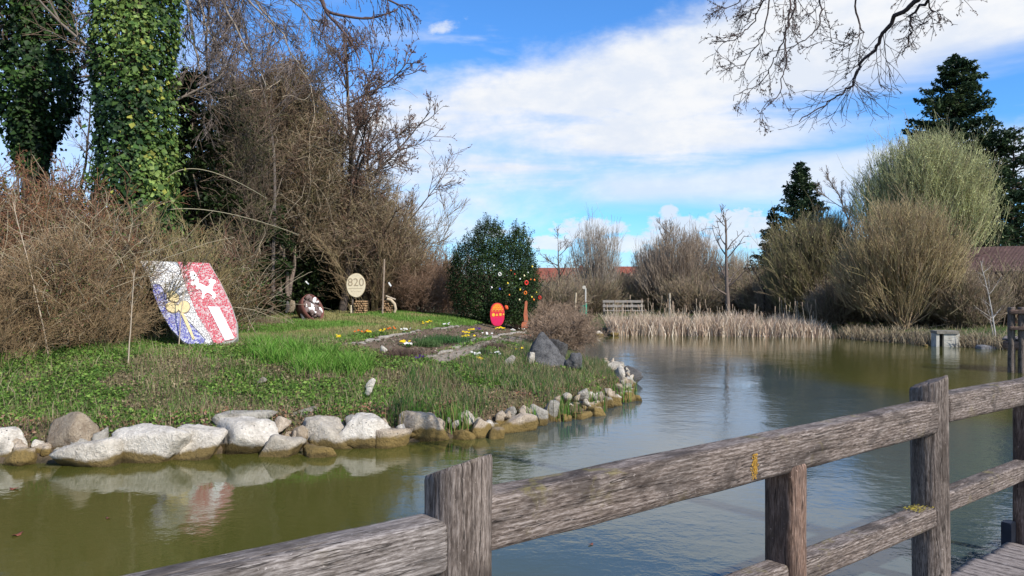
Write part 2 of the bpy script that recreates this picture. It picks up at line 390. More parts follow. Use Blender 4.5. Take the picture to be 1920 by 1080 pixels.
BED1 = [hit(*p)[:2] for p in [(640, 648), (700, 634), (770, 622), (860, 611), (985, 612), (985, 624), (930, 633), (880, 646), (800, 672), (730, 668), (690, 655)]]
PATH = [hit(*p)[:2] for p in [(800, 674), (845, 658), (885, 648), (940, 634), (1000, 624), (1000, 634), (955, 645), (905, 660), (870, 672), (830, 684)]]
def terrain():
    def axis(segs):
        a = []
        for (s, e, st) in segs: a.extend(np.arange(s, e, st))
        return np.array(a+[segs[-1][1]])
    xs = axis([(-900, -200, 100), (-200, -40, 16), (-40, -14, 1.5), (-14, 5, .13), (5, 24, .5), (24, 60, 2.5), (60, 200, 14), (200, 900, 100)])
    ys = axis([(-300, -60, 60), (-60, -8, 5), (-8, 8.8, .8), (8.8, 21, .13), (21, 46, .4), (46, 80, 2.5), (80, 220, 14), (220, 1200, 110)])
    X, Y = np.meshgrid(xs, ys); Z = ground_z(X, Y)
    V = p3(X, Y, Z).reshape(-1, 3); nx = len(xs); ny = len(ys)
    i = (np.arange(ny-1)[:, None]*nx+np.arange(nx-1)[None]).ravel()
    F = np.stack([i, i+1, i+nx+1, i+nx], 1)
    x = V[:, 0]; y = V[:, 1]; d = poly_dist(x, y)
    n = fbm(p3(x*.7, y*.7), 5, 21); n2 = fbm(p3(x*3, y*3), 4, 5)
    green = np.array([.062, .088, .022]); olive = np.array([.10, .10, .042]); brown = np.array([.115, .085, .055]); mud = np.array([.06, .048, .03])
    t = sstep(n, .42, .60)[:, None]; c = green*(1-t)+olive*t
    t = (sstep(n2, .5, .66)*.7)[:, None]; c = c*(1-t)+brown*t
    t = (1-sstep(d, .1, 1.4))[:, None]; c = c*(1-t)+brown*t
    t = (d < .05)[:, None]; c = np.where(t, mud, c)
    for poly, cc in ((BED1, np.array([.15, .105, .075])), (PATH, np.array([.26, .22, .19]))):
        pd = poly_dist(x, y, np.array(poly)); t = (1-sstep(pd, -.15, .08))[:, None]*.9; c = c*(1-t)+cc*(.8+.4*n2[:, None])*t
    # dark ground under the thicket and the trees
    th = sstep(-x*.9+y*.25, 9.5, 11.5)[:, None]*(y[:, None] < 60)*(x[:, None] < 0)*.0
    o = obj('ground', mesh_np('ground', V, [F], c, True), None)
    m, k, b, out = mat('ground_soil_and_turf'); at = k.new('ShaderNodeAttribute'); at.attribute_name = 'Col'
    g = k.new('ShaderNodeNewGeometry'); pos = g.outputs['Position']; nn = k.noise(pos, 14, 8, .7)
    k.put(b.inputs['Base Color'], k.mix(1, at.outputs['Color'], k.ramp(nn, [(.3, (.55, .55, .55)), (.7, (1.45, 1.4, 1.3))]), 'MULTIPLY'))
    k.put(b.inputs['Normal'], k.bump(nn, .8, .05)); b.inputs['Roughness'].default_value = .95
    o.data.materials.append(m); tag(o, 'green and brown uneven ground around the pond', None, None, 'structure')
terrain()
def water():
    s = 60
    V = np.array([(-60, -40, 0), (60, -40, 0), (60, 60, 0), (-60, 60, 0)], float)
    o = obj('pond_water', mesh_np('pond_water', V, [np.array([[0, 1, 2, 3]])]), M['water']); tag(o, 'calm olive green pond water mirroring sky and bank', None, None, 'structure')
water()

# ------------------------------------------------------------------ boardwalk and railing (foreground)
U = np.array([.7826, .6225, 0]); CD = np.array([.6225, -.7826, 0]); PA = np.array([-.127, 1.86, 0]); UZ = math.atan2(.6225, .7826)
def SP(s, c=0.0, z=0.0): return PA+U*s+CD*c+np.array([0, 0, z])
def beam(name, x0, x1, h, t, seed, amp=.0035, round_=.014, step=.008, cracks=0, ang_n=72, warp=.006):
    """timber along local x, rounded section, long checks and worn arrises modelled in the mesh"""
    n = max(8, int((x1-x0)/step)); xs = np.linspace(x0, x1, n)
    a = np.linspace(0, 2*np.pi, ang_n, endpoint=False)+.01
    p = 7.0; ca, sa = np.cos(a), np.sin(a)
    r = (np.abs(ca)**p+np.abs(sa)**p)**(-1/p); cy = ca*r*t/2; cz = sa*r*h/2
    X = np.repeat(xs[:, None], ang_n, 1); Y = np.repeat(cy[None], n, 0); Z = np.repeat(cz[None], n, 0)
    Nn = nrm(np.stack([np.zeros(ang_n), cy/t**1.2, cz/h**1.2], 1)); Nn = np.repeat(Nn[None], n, 0)
    g = fbm(p3(X*2.5+seed*7, Y*110, Z*110), 2, seed)-.5
    g2 = fbm(p3(X*5+seed*3, Y*16, Z*16), 3, seed+4)-.5
    disp = g*amp*.8+g2*amp*2.0
    rng = NR(seed)
    for q in range(cracks):
        xc = rng.uniform(x0+.1, x1-.1); ac = rng.choice([np.pi/2+.25, np.pi*1.5-.3, np.pi+.1])+rng.uniform(-.25, .25); L = rng.uniform(.1, .35)
        da = np.angle(np.exp(1j*(np.repeat(a[None], n, 0)-ac-.25*np.sin((X-xc)*4))))
        disp -= .008*np.exp(-(da/.045)**2)*np.exp(-((X-xc)/L)**4)
    wv = (fbm(p3(X*1.1+seed, 0*X, 0*X), 2, seed+1)-.5)*warp*2
    end = np.minimum(X-x0, x1-X); er = sstep(end, 0, .012)
    Y = Y*(.93+.07*er)+Nn[..., 1]*disp; Z = Z*(.93+.07*er)+Nn[..., 2]*disp+wv
    V = p3(X, Y, Z).reshape(-1, 3); i = np.arange(n-1)[:, None]*ang_n; j = np.arange(ang_n)[None]; jn = (j+1) % ang_n
    F = np.stack([i+j, i+jn, i+ang_n+jn, i+ang_n+j], -1).reshape(-1, 4)
    V = np.concatenate([V, [[x0, 0, 0], [x1, 0, 0]]]); c0, c1 = len(V)-2, len(V)-1; jj = np.arange(ang_n); jm = (jj+1) % ang_n
    T = np.concatenate([np.stack([np.full(ang_n, c0), jm, jj], 1), np.stack([np.full(ang_n, c1), jj+(n-1)*ang_n, jm+(n-1)*ang_n], 1)])
    return mesh_np(name, V, [F, T], None, True)
def place(o, loc, rot): o.location = loc; o.rotation_euler = rot; return o
def round_post(name, r, z0, z1, seed, slope=0.0, slope_dir=0.0, cap=.012):
    """log post along local x (so that the grain runs with it), top cut aslant"""
    n = 300; k = 168; xs = np.linspace(z0, z1, n); a = np.linspace(0, 2*np.pi, k, endpoint=False)
    X = np.repeat(xs[:, None], k, 1); A = np.repeat(a[None], n, 0)
    rr = r*(1+.02*np.sin(A*2+seed)+.012*np.sin(A*5+seed*2))
    cy, cz = np.cos(A), np.sin(A)
    g = fbm(p3(X*2.4, cy*2.4, cz*2.4), 3, seed)-.5; g2 = fbm(p3(X*14, cy*34, cz*34), 2, seed+3)-.5
    rr = rr+g*.009+g2*.0016
    rng = NR(seed)
    for q in range(14):
        xc = rng.uniform(z0, z1) if q > 3 else z1; ac = rng.uniform(0, 2*np.pi); L = rng.uniform(.08, .4)
        da = np.angle(np.exp(1j*(A-ac-.12*np.sin((X-xc)*6)))); rr = rr-(.012 if q in (1, 5) else .002)*np.exp(-(da/(.03 if q in (1, 5) else .022))**2)*np.exp(-((X-xc)/L)**4)
    top = sstep(z1-X, 0, .010); rr = rr*(.965+.035*top**.5)
    Y = rr*cy; Z = rr*cz
    sh = (Y*math.cos(slope_dir)+Z*math.sin(slope_dir))*slope*sstep(X, z1-.25, z1)
    rag = (fbm(p3(cy*5, cz*5, 0*cy), 3, seed+8)-.5)*.009*sstep(X, z1-.06, z1)
    X = X+sh+rag
    V = p3(X, Y, Z).reshape(-1, 3); i = np.arange(n-1)[:, None]*k; j = np.arange(k)[None]; jn = (j+1) % k
    F = [np.stack([i+j, i+jn, i+k+jn, i+k+j], -1).reshape(-1, 4)]
    ring = V[-k:].copy(); rings = [V]; cen = ring.mean(0); base = (n-1)*k; off = len(V)
    for q, f in enumerate((.8, .55, .3, .1)):
        rg = cen+(ring-cen)*f; rg[:, 0] += (fbm(rg*70, 3, seed)-.5)*.010; rings.append(rg)
        F.append(np.stack([base+j[0], base+jn[0], off+jn[0], off+j[0]], -1)); base = off; off += k
    V = np.concatenate(rings+[cen[None]]); c = len(V)-1
    return mesh_np(name, V, F+[np.stack([base+j[0], base+jn[0], np.full(k, c)], 1)], None, True)
UP_ROT = (0, R(-90), 0)   # local x -> world z
def railing():
    t = thing('wooden_railing', 'weathered grey timber railing with round posts and thick rails along the boardwalk in front', 'railing', (0, 0, 0))
    for (s, r, z1, seed, sl, sd, lean) in ((0, .0795, 1.832, 3, .40, -2.3, 0), (2.571, .078, 1.842, 8, .42, -2.2, .012), (5.3, .079, 1.85, 12, .3, -2.3, 0), (-2.75, .08, 1.86, 15, .15, 2, 0)):
        o = obj('post', round_post('post', r, -1.3, z1, seed, sl, sd), M['post'], t); p = SP(s)
        o.location = p; o.rotation_euler = (0, R(-90)-lean, R(0)+.15)
    for (s, w, tt, top) in ((1.397, .10, .118, 1.645), (3.707, .10, .115, 1.655), (-1.4, .1, .118, 1.6), (6.5, .1, .115, 1.65)):
        o = obj('square_post', beam('square_post', .55, top, w, tt, int(s*10)+60, .0025, ang_n=40, cracks=3), M['post_brown'], t)
        M_ = Matrix(((0, CD[0], U[0]), (0, CD[1], U[1]), (1, 0, 0))).to_euler()
        o.location = SP(s); o.rotation_euler = M_
    # top rails: start, end, centre height, height, thickness
    for (s0, s1, zc, h, th, seed, mt) in ((.055, 2.52, 1.691, .137, .102, 21, 'rail'), (-2.69, -.066, 1.664, .122, .104, 22, 'rail_pale'), (2.63, 5.24, 1.717, .128, .1, 23, 'rail'), (5.36, 7.5, 1.71, .128, .1, 24, 'rail')):
        o = obj('top_rail', beam('top_rail', s0, s1, h, th, seed, .0036, cracks=7), M[mt], t); place(o, SP(0, 0, zc), (0, 0, UZ))
    for (s0, s1, zc, h, th, seed) in ((1.45, 2.52, 1.258, .088, .088, 31), (.06, 1.345, 1.262, .088, .088, 32), (2.63, 3.655, 1.298, .088, .09, 33), (3.76, 5.24, 1.292, .088, .09, 34), (-1.345, -.07, 1.26, .088, .09, 35), (5.36, 6.4, 1.29, .088, .09, 36)):
        o = obj('lower_rail', beam('lower_rail', s0, s1, h, th, seed, .0032, cracks=4), M['rail'], t); place(o, SP(0, 0, zc), (0, 0, UZ))
    # patches of lichen on the rails
    lm = plain('yellow_lichen', (.34, .27, .035), .95, .45, 60, 1, .004)
    for (s, z, c, w, h) in ((2.42, 1.306, .0, .05, .034),):
        rng = NR(5); n = 260; P = np.stack([rng.normal(0, w, n), rng.normal(0, h, n), rng.uniform(-.001, .003, n)], 1)
        P = P[(abs(P[:, 0]) < .08) & (abs(P[:, 1]) < .038)]
        v, f, cc = leaves(P, nrm(rng.normal(0, .15, P.shape)+[0, 0, 1]), .009, (.26, .22, .04), rng, .9, .1)
        o = obj('lichen_patch', mesh_np('lichen_patch', v, [f]), lm, t); place(o, SP(s, c, z-.001), (0, 0, UZ)); o['kind'] = 'stuff'
    rng = NR(6); n = 230; P = np.stack([rng.normal(0, .008, n), rng.normal(0, .022, n), rng.uniform(0, .001, n)], 1); P = P[abs(P[:, 1]) < .045]
    v, f, cc = leaves(P, nrm(rng.normal(0, .2, P.shape)+[0, 0, 1]), .006, (.5, .3, .02), rng, .9, .1)
    om = plain('orange_lichen', (.36, .20, .03), .9, .3, 90, .6, .003)
    o = obj('lichen_streak', mesh_np('lichen_streak', v, [f]), om, t); o['kind'] = 'stuff'; o['label'] = 'small orange streak of lichen on the top rail'
    o.location = SP(1.13, .053, 1.68); o.rotation_euler = Matrix(((U[0], 0, CD[0]), (U[1], 0, CD[1]), (0, 1, 0))).to_euler()
railing()
def boardwalk():
    t = thing('boardwalk', 'grey plank boardwalk deck behind the railing at lower right', 'boardwalk', (0, 0, 0)); rng = random.Random(4)
    w = .137; ms = [beam('plank', -.06, 2.25, .036, w-.009, 70+i, .0016, step=.03, ang_n=28, warp=.002) for i in range(6)]
    ms = [m for m in ms]
    s = -2.9; i = 0
    while s < 8.6:
        near = any(abs(s-p) < .16 for p in (0, 2.571, 5.3, -2.75, 1.397, 3.707, -1.4, 6.5))
        o = obj('plank', ms[i % 6], M['deck'], t); j = rng.uniform(-.015, .015)
        p = SP(s, .17 if near else j, .893+rng.uniform(-.002, .002)); o.location = p
        o.rotation_euler = (rng.uniform(-.01, .01), 0, math.atan2(CD[1], CD[0])+rng.uniform(-.004, .004)); s += w; i += 1
    for c in (.12, 1.1, 2.1):
        o = obj('bearer', beam('bearer', -2.9, 8.6, .16, .1, 90, .003, step=.1, ang_n=20), M['post_brown'], t); place(o, SP(0, c, .79), (0, 0, UZ))
    for s in (3.9, 7.6, -1.0):
        for c in (.45, 1.9):
            o = obj('pile', round_post('pile', .08, -1.3, .71, 40), M['post_brown'], t); o.location = SP(s, c); o.rotation_euler = UP_ROT
    bm = bmesh.new(); bmesh.ops.create_cube(bm, size=1); bmesh.ops.scale(bm, vec=(.07, .05, .16), verts=bm.verts)
    bmesh.ops.bevel(bm, geom=bm.edges[:], offset=.006, segments=2); me = bpy.data.meshes.new('post_bracket'); bm.to_mesh(me)
    o = obj('post_bracket', me, plain('dark_painted_steel', (.03, .035, .05), .5, .2, 20, .1, .003, .6), t); place(o, SP(3.62, -.06, .93), (0, 0, UZ))
boardwalk()

# ------------------------------------------------------------------ stones
_bm = bmesh.new(); ICO = {}
for lv in (2, 3, 4):
    _bm = bmesh.new(); bmesh.ops.create_icosphere(_bm, subdivisions=lv, radius=1)
    ICO[lv] = (np.array([v.co[:] for v in _bm.verts]), np.array([[v.index for v in f.verts] for f in _bm.faces])); _bm.free()
def rock_mesh(name, dims, seed, lv=4, planes=16, rough=.05, soft=.0):
    rng = NR(seed); D, F = ICO[lv]; N = nrm(rng.normal(size=(planes, 3))); N = np.concatenate([N, [[0, 0, 1], [0, 0, -1]]])
    off = np.concatenate([rng.uniform(.62, 1.0, planes), [.75, .8]])
    c = D@N.T; q = np.where(c > .05, off[None]/np.maximum(c, .05), 9.); pw = 26.
    r = (q**-pw).sum(1)**(-1/pw)
    V = D*r[:, None]
    n = fbm(V*1.7+seed*3.1, 4, seed)-.5; n2 = fbm(V*7+seed, 3, seed+2)-.5; n3 = np.minimum(0, fbm(V*4.5+seed*5, 3, seed+5)-.42)
    V = V*(1+n*rough*5+n2*rough*1.5+n3*rough*9)[:, None]
    lo = V.min(0); hi = V.max(0); V = (V-(lo+hi)/2)/(hi-lo)
    return mesh_np(name, V*np.array(dims), [F], None, True)
def stone_mat(name, c_hi, c_lo, wet=(.17, .12, .045), line=.16, dark=(.07, .06, .05), rise=.06):
    m, k, b, o = mat(name); g = k.new('ShaderNodeNewGeometry'); pos = g.outputs['Position']; sp = k.new('ShaderNodeSeparateXYZ'); k.l.new(pos, sp.inputs[0])
    n = k.noise(pos, 5, 8, .68); n2 = k.noise(pos, 26, 6, .7, .4); n3 = k.noise(pos, 1.7, 3, .5)
    oi = k.new('ShaderNodeObjectInfo').outputs['Random']
    c = k.ramp(k.add(k.mul(n, .6), k.mul(n2, .4)), [(.36, c_lo), (.56, c_hi)])
    c = k.mix(1, c, k.ramp(oi, [(0, (.66, .62, .56)), (.5, (.95, .93, .9)), (1, (1.06, 1.04, 1.02))]), 'MULTIPLY')
    vor = k.new('ShaderNodeTexVoronoi'); k.l.new(pos, vor.inputs[0]); vor.inputs['Scale'].default_value = 17
    pit = k.mul(k.ss(vor.outputs['Distance'], .20, .06), k.ss(n2, .5, .6))
    c = k.mix(k.mul(pit, .8), c, dark)
    if wet is not None:
        h = k.add(sp.outputs[2], k.add(k.mul(k.sub(n3, .5), -.26), k.mul(k.sub(n, .5), -.16)))
        c = k.mix(k.ss(h, line, line-rise), c, wet); c = k.mix(k.ss(h, .045, .0), c, tuple(v*.45 for v in wet))
    k.put(b.inputs['Base Color'], c); b.inputs['Roughness'].default_value = .9
    k.put(b.inputs['Normal'], k.bump(k.add(n2, k.mul(pit, -.9)), 1.0, .045, k.bump(n, .5, .04)))
    return m
M['lime'] = stone_mat('limestone', (.74, .69, .61), (.38, .34, .285))
M['lime_grey'] = stone_mat('grey_lichened_limestone', (.42, .395, .345), (.19, .175, .15))
M['lime_brown'] = stone_mat('brown_stained_limestone', (.52, .44, .345), (.24, .18, .125), (.21, .145, .05), .2)
M['dark_rock'] = stone_mat('dark_tufa', (.15, .148, .15), (.04, .04, .043), None)
M['grey_rock'] = stone_mat('grey_tufa', (.20, .20, .21), (.07, .07, .075), None)
def stone_bank():
    t = thing('stone_bank', 'row of rough pale limestone boulders edging the pond bank', 'stone edging', (0, 0, 0))
    # centre px, top py, bottom py, width px, material, extra tilt, distance behind the waterline
    L = [(-60, 800, 866, 90, 'lime', 0, 0), (8, 804, 864, 78, 'lime', 0, -.06), (30, 842, 872, 60, 'lime_brown', 0, -.1), (56, 812, 858, 56, 'lime', .1, .0), (78, 799, 824, 78, 'lime_grey', .15, .45), (80, 832, 866, 26, 'lime_brown', 0, -.02),
         (132, 780, 864, 72, 'lime_brown', -.35, -.02), (168, 828, 872, 92, 'lime', -.12, -.1), (200, 803, 845, 62, 'lime', .1, .18), (228, 830, 862, 42, 'lime_brown', 0, .0), (288, 798, 864, 124, 'lime', .03, .02),
         (250, 812, 840, 50, 'lime', 0, .2), (366, 806, 863, 76, 'lime', .1, 0), (384, 800, 822, 30, 'lime', 0, .4), (458, 790, 853, 112, 'lime', .02, .02), (464, 773, 808, 84, 'lime_grey', 0, .35), (414, 806, 850, 34, 'lime', -.2, .18),
         (527, 818, 856, 56, 'lime', .25, -.08), (510, 798, 838, 52, 'lime_brown', 0, .15), (562, 772, 806, 50, 'lime_grey', -.25, .5), (548, 812, 846, 30, 'lime_brown', .2, .1), (612, 784, 842, 96, 'lime', -.08, .02), (596, 838, 856, 54, 'lime_brown', 0, -.14),
         (660, 780, 800, 40, 'lime_grey', 0, .5), (704, 783, 838, 110, 'lime', .1, .0), (740, 806, 842, 50, 'lime_brown', 0, .0), (802, 775, 828, 84, 'lime_brown', .12, .02), (770, 790, 828, 30, 'lime_grey', .2, .2),
         (868, 776, 818, 50, 'lime', -.35, .1), (864, 806, 826, 46, 'lime_brown', 0, 0), (902, 788, 824, 30, 'lime_brown', .1, 0), (955, 776, 818, 80, 'lime_brown', .2, .05), (931, 803, 824, 24, 'lime_brown', 0, -.08),
         (1004, 764, 803, 34, 'lime_grey', .5, .1), (1031, 752, 796, 25, 'lime_grey', .35, .12), (1060, 754, 782, 32, 'lime', .1, .18), (1084, 753, 778, 26, 'lime_grey', 0, .18), (1053, 778, 792, 30, 'lime_brown', 0, .0), (1090, 774, 788, 36, 'lime_brown', 0, .0),
         (1106, 736, 752, 24, 'lime', .1, .7), (1122, 738, 756, 16, 'lime', .3, .6), (1108, 757, 778, 36, 'lime_brown', 0, .1), (1132, 744, 770, 26, 'lime_grey', .2, .25), (1146, 740, 764, 30, 'lime_brown', -.1, .1), (1166, 736, 755, 44, 'lime_brown', -.08, .0),
         (1186, 741, 752, 26, 'lime_brown', 0, -.1), (1122, 764, 782, 30, 'lime_brown', 0, -.03), (1152, 678, 692, 27, 'lime', .3, .8), (1162, 688, 712, 18, 'lime', 0, .4), (1168, 716, 728, 32, 'lime_brown', 0, .05), (1136, 712, 730, 22, 'lime_grey', 0, .5)]
    for i, (cx, top, bot, w, mt, tilt, dy) in enumerate(L):
        Yb = FPX*EYE/(min(bot, 873)-HOR) if dy < .3 else None
        # find the waterline distance below this column
        if Yb is None:
            ys = np.arange(9, 24, .05); dd = poly_dist((cx-960)/FPX*ys, ys); Yb = ys[np.argmax(dd > 0)]
        Y = Yb+.18+dy if not (cx > 1130 and dy >= .3) else 17.6+dy; X = (cx-960)/FPX*Y
        W = w/FPX*Y*1.34; zt = EYE-(top-HOR)/FPX*Y; zb = EYE-(bot-HOR)/FPX*Y-.12
        if dy < .3: zb = min(zb, -.12)
        H = max(.1, zt-zb)*1.10; dep = max(.3, W*.75)
        me = rock_mesh('stone', (W, dep, H), 100+i, 4 if w > 24 else 3, 11, .04)
        o = obj('stone', me, M[mt], t); o.location = (X, Y+dep*.12, (zt+zb)/2); o.rotation_euler = (0, tilt, 0)
    # low rubble packed between and below the boulders
    rng = NR(77); ms = [rock_mesh('rubble', (1, .8, .7), 300+i, 2, 9, .06) for i in range(6)]
    fill = [rock_mesh('rubble', (1, .8, .8), 340+i, 3, 9, .05) for i in range(6)]; cum = []
    for a, b in zip(POND[0:14], POND[1:15]):
        n = int(np.hypot(*(b-a))/.11)
        for q in range(n): cum.append(a+(b-a)*(q+rng.uniform(-.3, .3))/max(n, 1))
    for q, (x, y) in enumerate(cum):
        s = rng.uniform(.10, .30) if x < 0 else rng.uniform(.1, .26); k2 = rng.uniform(.10, .34) if x < 0 else rng.uniform(.0, .42); o = obj('rubble', fill[q % 6] if s > .2 else ms[q % 6], M[('lime_brown', 'lime_grey', 'lime', 'lime_brown', 'lime_grey')[q % 5]], t)
        o.location = (x+rng.normal(0, .03), y+k2, max(0, k2)*.85+rng.uniform(-.06, .04)); o.rotation_euler = tuple(rng.uniform(0, 6, 3)); o.scale = (s, s, s)
stone_bank()
def lone(name, label, cat, px, top, bot, w, Y, mt, seed, tilt=0, depth=1, lv=4, planes=12, rough=.05, group=None):
    X = (px-960)/FPX*Y; zt = EYE-(top-HOR)/FPX*Y; zb = EYE-(bot-HOR)/FPX*Y-.08; W = w/FPX*Y
    o = obj(name, rock_mesh(name, (W*1.05, W*depth, zt-zb), seed, lv, planes, rough), M[mt]); o.location = (X, Y, (zt+zb)/2); o.rotation_euler = (0, tilt, 0)
    return tag(o, label, cat, group)
def boulder_peak():
    # pyramid-like dark boulder with a lower companion
    Y = 16.9; rng = NR(4); D, F = ICO[4]
    def peak(W, H, dp, lean, seed):
        V = D.copy(); h = np.clip((V[:, 2]+1)/2, 0, 1); f = (1-h)**1.0*1.25+.03; V[:, 0] = V[:, 0]*f/np.maximum(.35, np.sqrt(1-V[:, 2]**2+.05))*.8; V[:, 1] = V[:, 1]*f/np.maximum(.35, np.sqrt(1-V[:, 2]**2+.05))*.8
        V[:, 0] += lean*h; n = fbm(V*1.9+seed, 4, seed)-.5; n2 = fbm(V*6+seed, 3, seed)-.5; V = V*(1+n*.34+n2*.2)[:, None]
        return V*np.array([W/2, dp/2, H/2])
    o = obj('boulder', mesh_np('boulder', peak(1.2, .84, .9, -.12, 3), [F], None, True), M['dark_rock'], None, (PX(1022, 0, Y)[0], Y, .98)); tag(o, 'dark grey pyramid shaped boulder beside the path, tallest rock on the point', 'boulder')
boulder_peak()
lone('boulder', 'broad mid grey boulder leaning against the pyramid shaped rock', 'boulder', 1042, 636, 676, 40, 17.0, 'dark_rock', 32, .35, .9, 4, 9, .08)
lone('boulder', 'low jagged grey rock right of the two large boulders', 'boulder', 1076, 660, 688, 36, 16.7, 'dark_rock', 35, .1, .8, 4, 8, .09)
lone('waterside_rock', 'dark wedge shaped rock with pale tip jutting into the water', 'rock', 1178, 686, 722, 42, 19.0, 'grey_rock', 39, .45, .8, 4, 8, .05)
lone('pale_rock', 'small pale upright stone beside the yellow primrose left of boulders', 'rock', 997, 660, 676, 11, 16.3, 'lime', 41, .1, .8, 3, 9)
lone('pale_rock', 'leaning pale flat stone at the lower left of the grey boulders', 'rock', 955, 664, 686, 16, 15.8, 'lime_grey', 43, .7, .5, 3, 9)
lone('pale_rock', 'small white stone lying in the green slope above the boulders', 'rock', 696, 708, 722, 15, 12.9, 'lime', 44, .5, .8, 3, 9)
lone('pale_rock', 'flat buff stone just below the white stone on the slope', 'rock', 691, 726, 733, 13, 12.6, 'lime', 45, 0, .8, 3, 9)
lone('pale_rock', 'grey stone half buried in the slope left of the bright grass', 'rock', 487, 704, 724, 14, 12.9, 'lime_grey', 46, .7, .8, 3, 9)
lone('pale_rock', 'rounded white stone lying on the brown soil of the bed', 'rock', 720, 648, 657, 15, 15.2, 'lime', 47, 0, .8, 3, 9)


# ------------------------------------------------------------------ woody plants
def plantlets(rng, base, n0, spread, H, n1, n2, r0, wob=.10, up=.02, ang=.5, l1=.5, l2=.5, ring=.25, n3=0, t1=.15, steps0=7, arch=0.0, flat=1.0):
    """multi-stemmed shrub; returns polyline levels"""
    a = rng.uniform(0, 2*np.pi, n0); e = np.abs(rng.normal(0, .55, n0)).clip(0, 1)*spread
    S = np.stack([np.cos(a)*ring*rng.uniform(0, 1, n0), np.sin(a)*ring*rng.uniform(0, 1, n0), np.zeros(n0)-.05], 1)+base
    D = np.stack([np.cos(a)*np.sin(e), np.sin(a)*np.sin(e)*flat, np.cos(e)], 1); L = H*rng.uniform(.65, 1.1, n0)*(1-.12*e)
    P0, D0 = strands(rng, S, D, L, steps0, wob, up-arch); lv = [(P0, D0, L, r0*rng.uniform(.5, 1.2, n0))]
    S, D, L1, t = kids(rng, P0, D0, L, n1, t1, .97, ang, l1, .45); P1, D1 = strands(rng, S, D, L1, 4, wob, up*1.6-arch); lv.append((P1, D1, L1, np.full(len(S), r0*.42)))
    if n2:
        S, D, L2, t = kids(rng, P1, D1, L1, n2, .15, 1, ang*1.05, l2, .3); P2, D2 = strands(rng, S, D, L2, 3, wob*1.2, up*2-arch); lv.append((P2, D2, L2, np.full(len(S), r0*.22)))
        if n3:
            S, D, L3, t = kids(rng, P2, D2, L2, n3, .2, 1, ang, .55, .3); P3, D3 = strands(rng, S, D, L3, 2, wob*1.2, up*2-arch); lv.append((P3, D3, L3, np.full(len(S), r0*.15)))
    return lv
def vary(rng, c, n, a=.25): return np.asarray(c)*rng.uniform(1-a, 1+a, (n, 1))
def twig_mesh(name, lv, cols, rng, minr=.0035, taper=.3, sides=3):
    L = [(P, np.maximum(r, minr), np.maximum(r*taper, minr*.7), sides, vary(rng, c, len(P))) for (P, D, Ln, r), c in zip(lv, cols)]
    V, F, C = tubes_join(L); return mesh_np(name, V, F, C)
def shrub_parts(root, seed, cols, minr=.004, leaf=None, **kw):
    rng = NR(seed); lv = plantlets(rng, np.zeros(3), rng=None, **kw) if False else plantlets(rng, np.zeros(3), **kw)
    obj('stems', twig_mesh('stems', lv[:1], cols[:1], rng, minr*1.6), M['twig'], root)
    obj('twigs', twig_mesh('twigs', lv[1:], cols[1:], rng, minr), M['twig'], root)['kind'] = 'stuff'
    if leaf:
        n, size, c = leaf; P, D, _, _ = lv[-1]; k = P.shape[1]
        i = rng.integers(0, len(P), n); j = rng.integers(1, k, n); Q = P[i, j]+rng.normal(0, size*.4, (n, 3))
        ci = np.asarray(c)[rng.integers(0, len(c), n)]
        v, f, cc = leaves(Q, nrm(rng.normal(size=(n, 3))+[0, 0, .4]), size, ci, rng)
        obj('leaves', mesh_np('leaves', v, [f], cc), M['veg'], root)['kind'] = 'stuff'
    return root
BR = (.145, .098, .068); BR2 = (.19, .135, .09); OL = (.21, .175, .075); GY = (.17, .14, .115); TAN = (.30, .235, .14); DK = (.055, .042, .033); RED = (.17, .085, .06)

def bare_tree(name, label, loc, H, r, seed, cols, nb=9, ang=.75, up=.06, n2=9, n3=8, lean=(0, 0), t0=.3, lb=.55, minr=.006, wob=.09, l3=.5, n4=0, buds=None, cat='tree', group=None, twist=.06, l2=.45, tcol=None):
    t = thing(name, label, cat, loc, group); rng = NR(seed)
    S = np.array([[0, 0, -.15]]); D = np.array([[lean[0], lean[1], 1.]])
    P0, D0 = strands(rng, S, D, np.array([H]), 10, twist, .02); L0 = np.array([H])
    V, F, C = tubes_join([(P0, r, r*.22, 10, tcol or cols[0])]); obj('trunk', mesh_np('trunk', V, F, C, True), M['twig'], t)
    S, D, L1, tt = kids(rng, P0, D0, L0, nb, t0, .96, ang, lb, .55); P1, D1 = strands(rng, S, D, L1, 7, wob, up)
    V, F, C = tubes_join([(P1, r*.42*(1.15-.7*tt), r*.08, 6, vary(rng, cols[0], len(P1), .15))]); obj('branches', mesh_np('branches', V, F, C, True), M['twig'], t)
    lst = []; P, D_, L = P1, D1, L1; rr = r*.15
    P2 = None
    for (m, lf, st, rf) in ((n2, l2, 5, .15), (n3, l3, 3, .08), (n4, .55, 2, .06)):
        if not m: continue
        S, D, L2, tt = kids(rng, P, D_, L, m, .12, 1, ang*.95, lf, .35); P2, D2 = strands(rng, S, D, L2, st, wob*1.3, up)
        lst.append((P2, max(minr, r*rf), minr*.7, 3, vary(rng, cols[min(len(lst)+1, len(cols)-1)], len(P2)))); P, D_, L = P2, D2, L2
    V, F, C = tubes_join(lst); obj('twigs', mesh_np('twigs', V, F, C), M['twig'], t)['kind'] = 'stuff'
    if buds:
        n, size, c = buds; i = rng.integers(0, len(P), n); Q = P[i, rng.integers(1, P.shape[1], n)]
        v, f, cc = leaves(Q, nrm(rng.normal(size=(n, 3))), size, c, rng, .6, .4); obj('buds', mesh_np('buds', v, [f], cc), M['veg'], t)['kind'] = 'stuff'
    return t
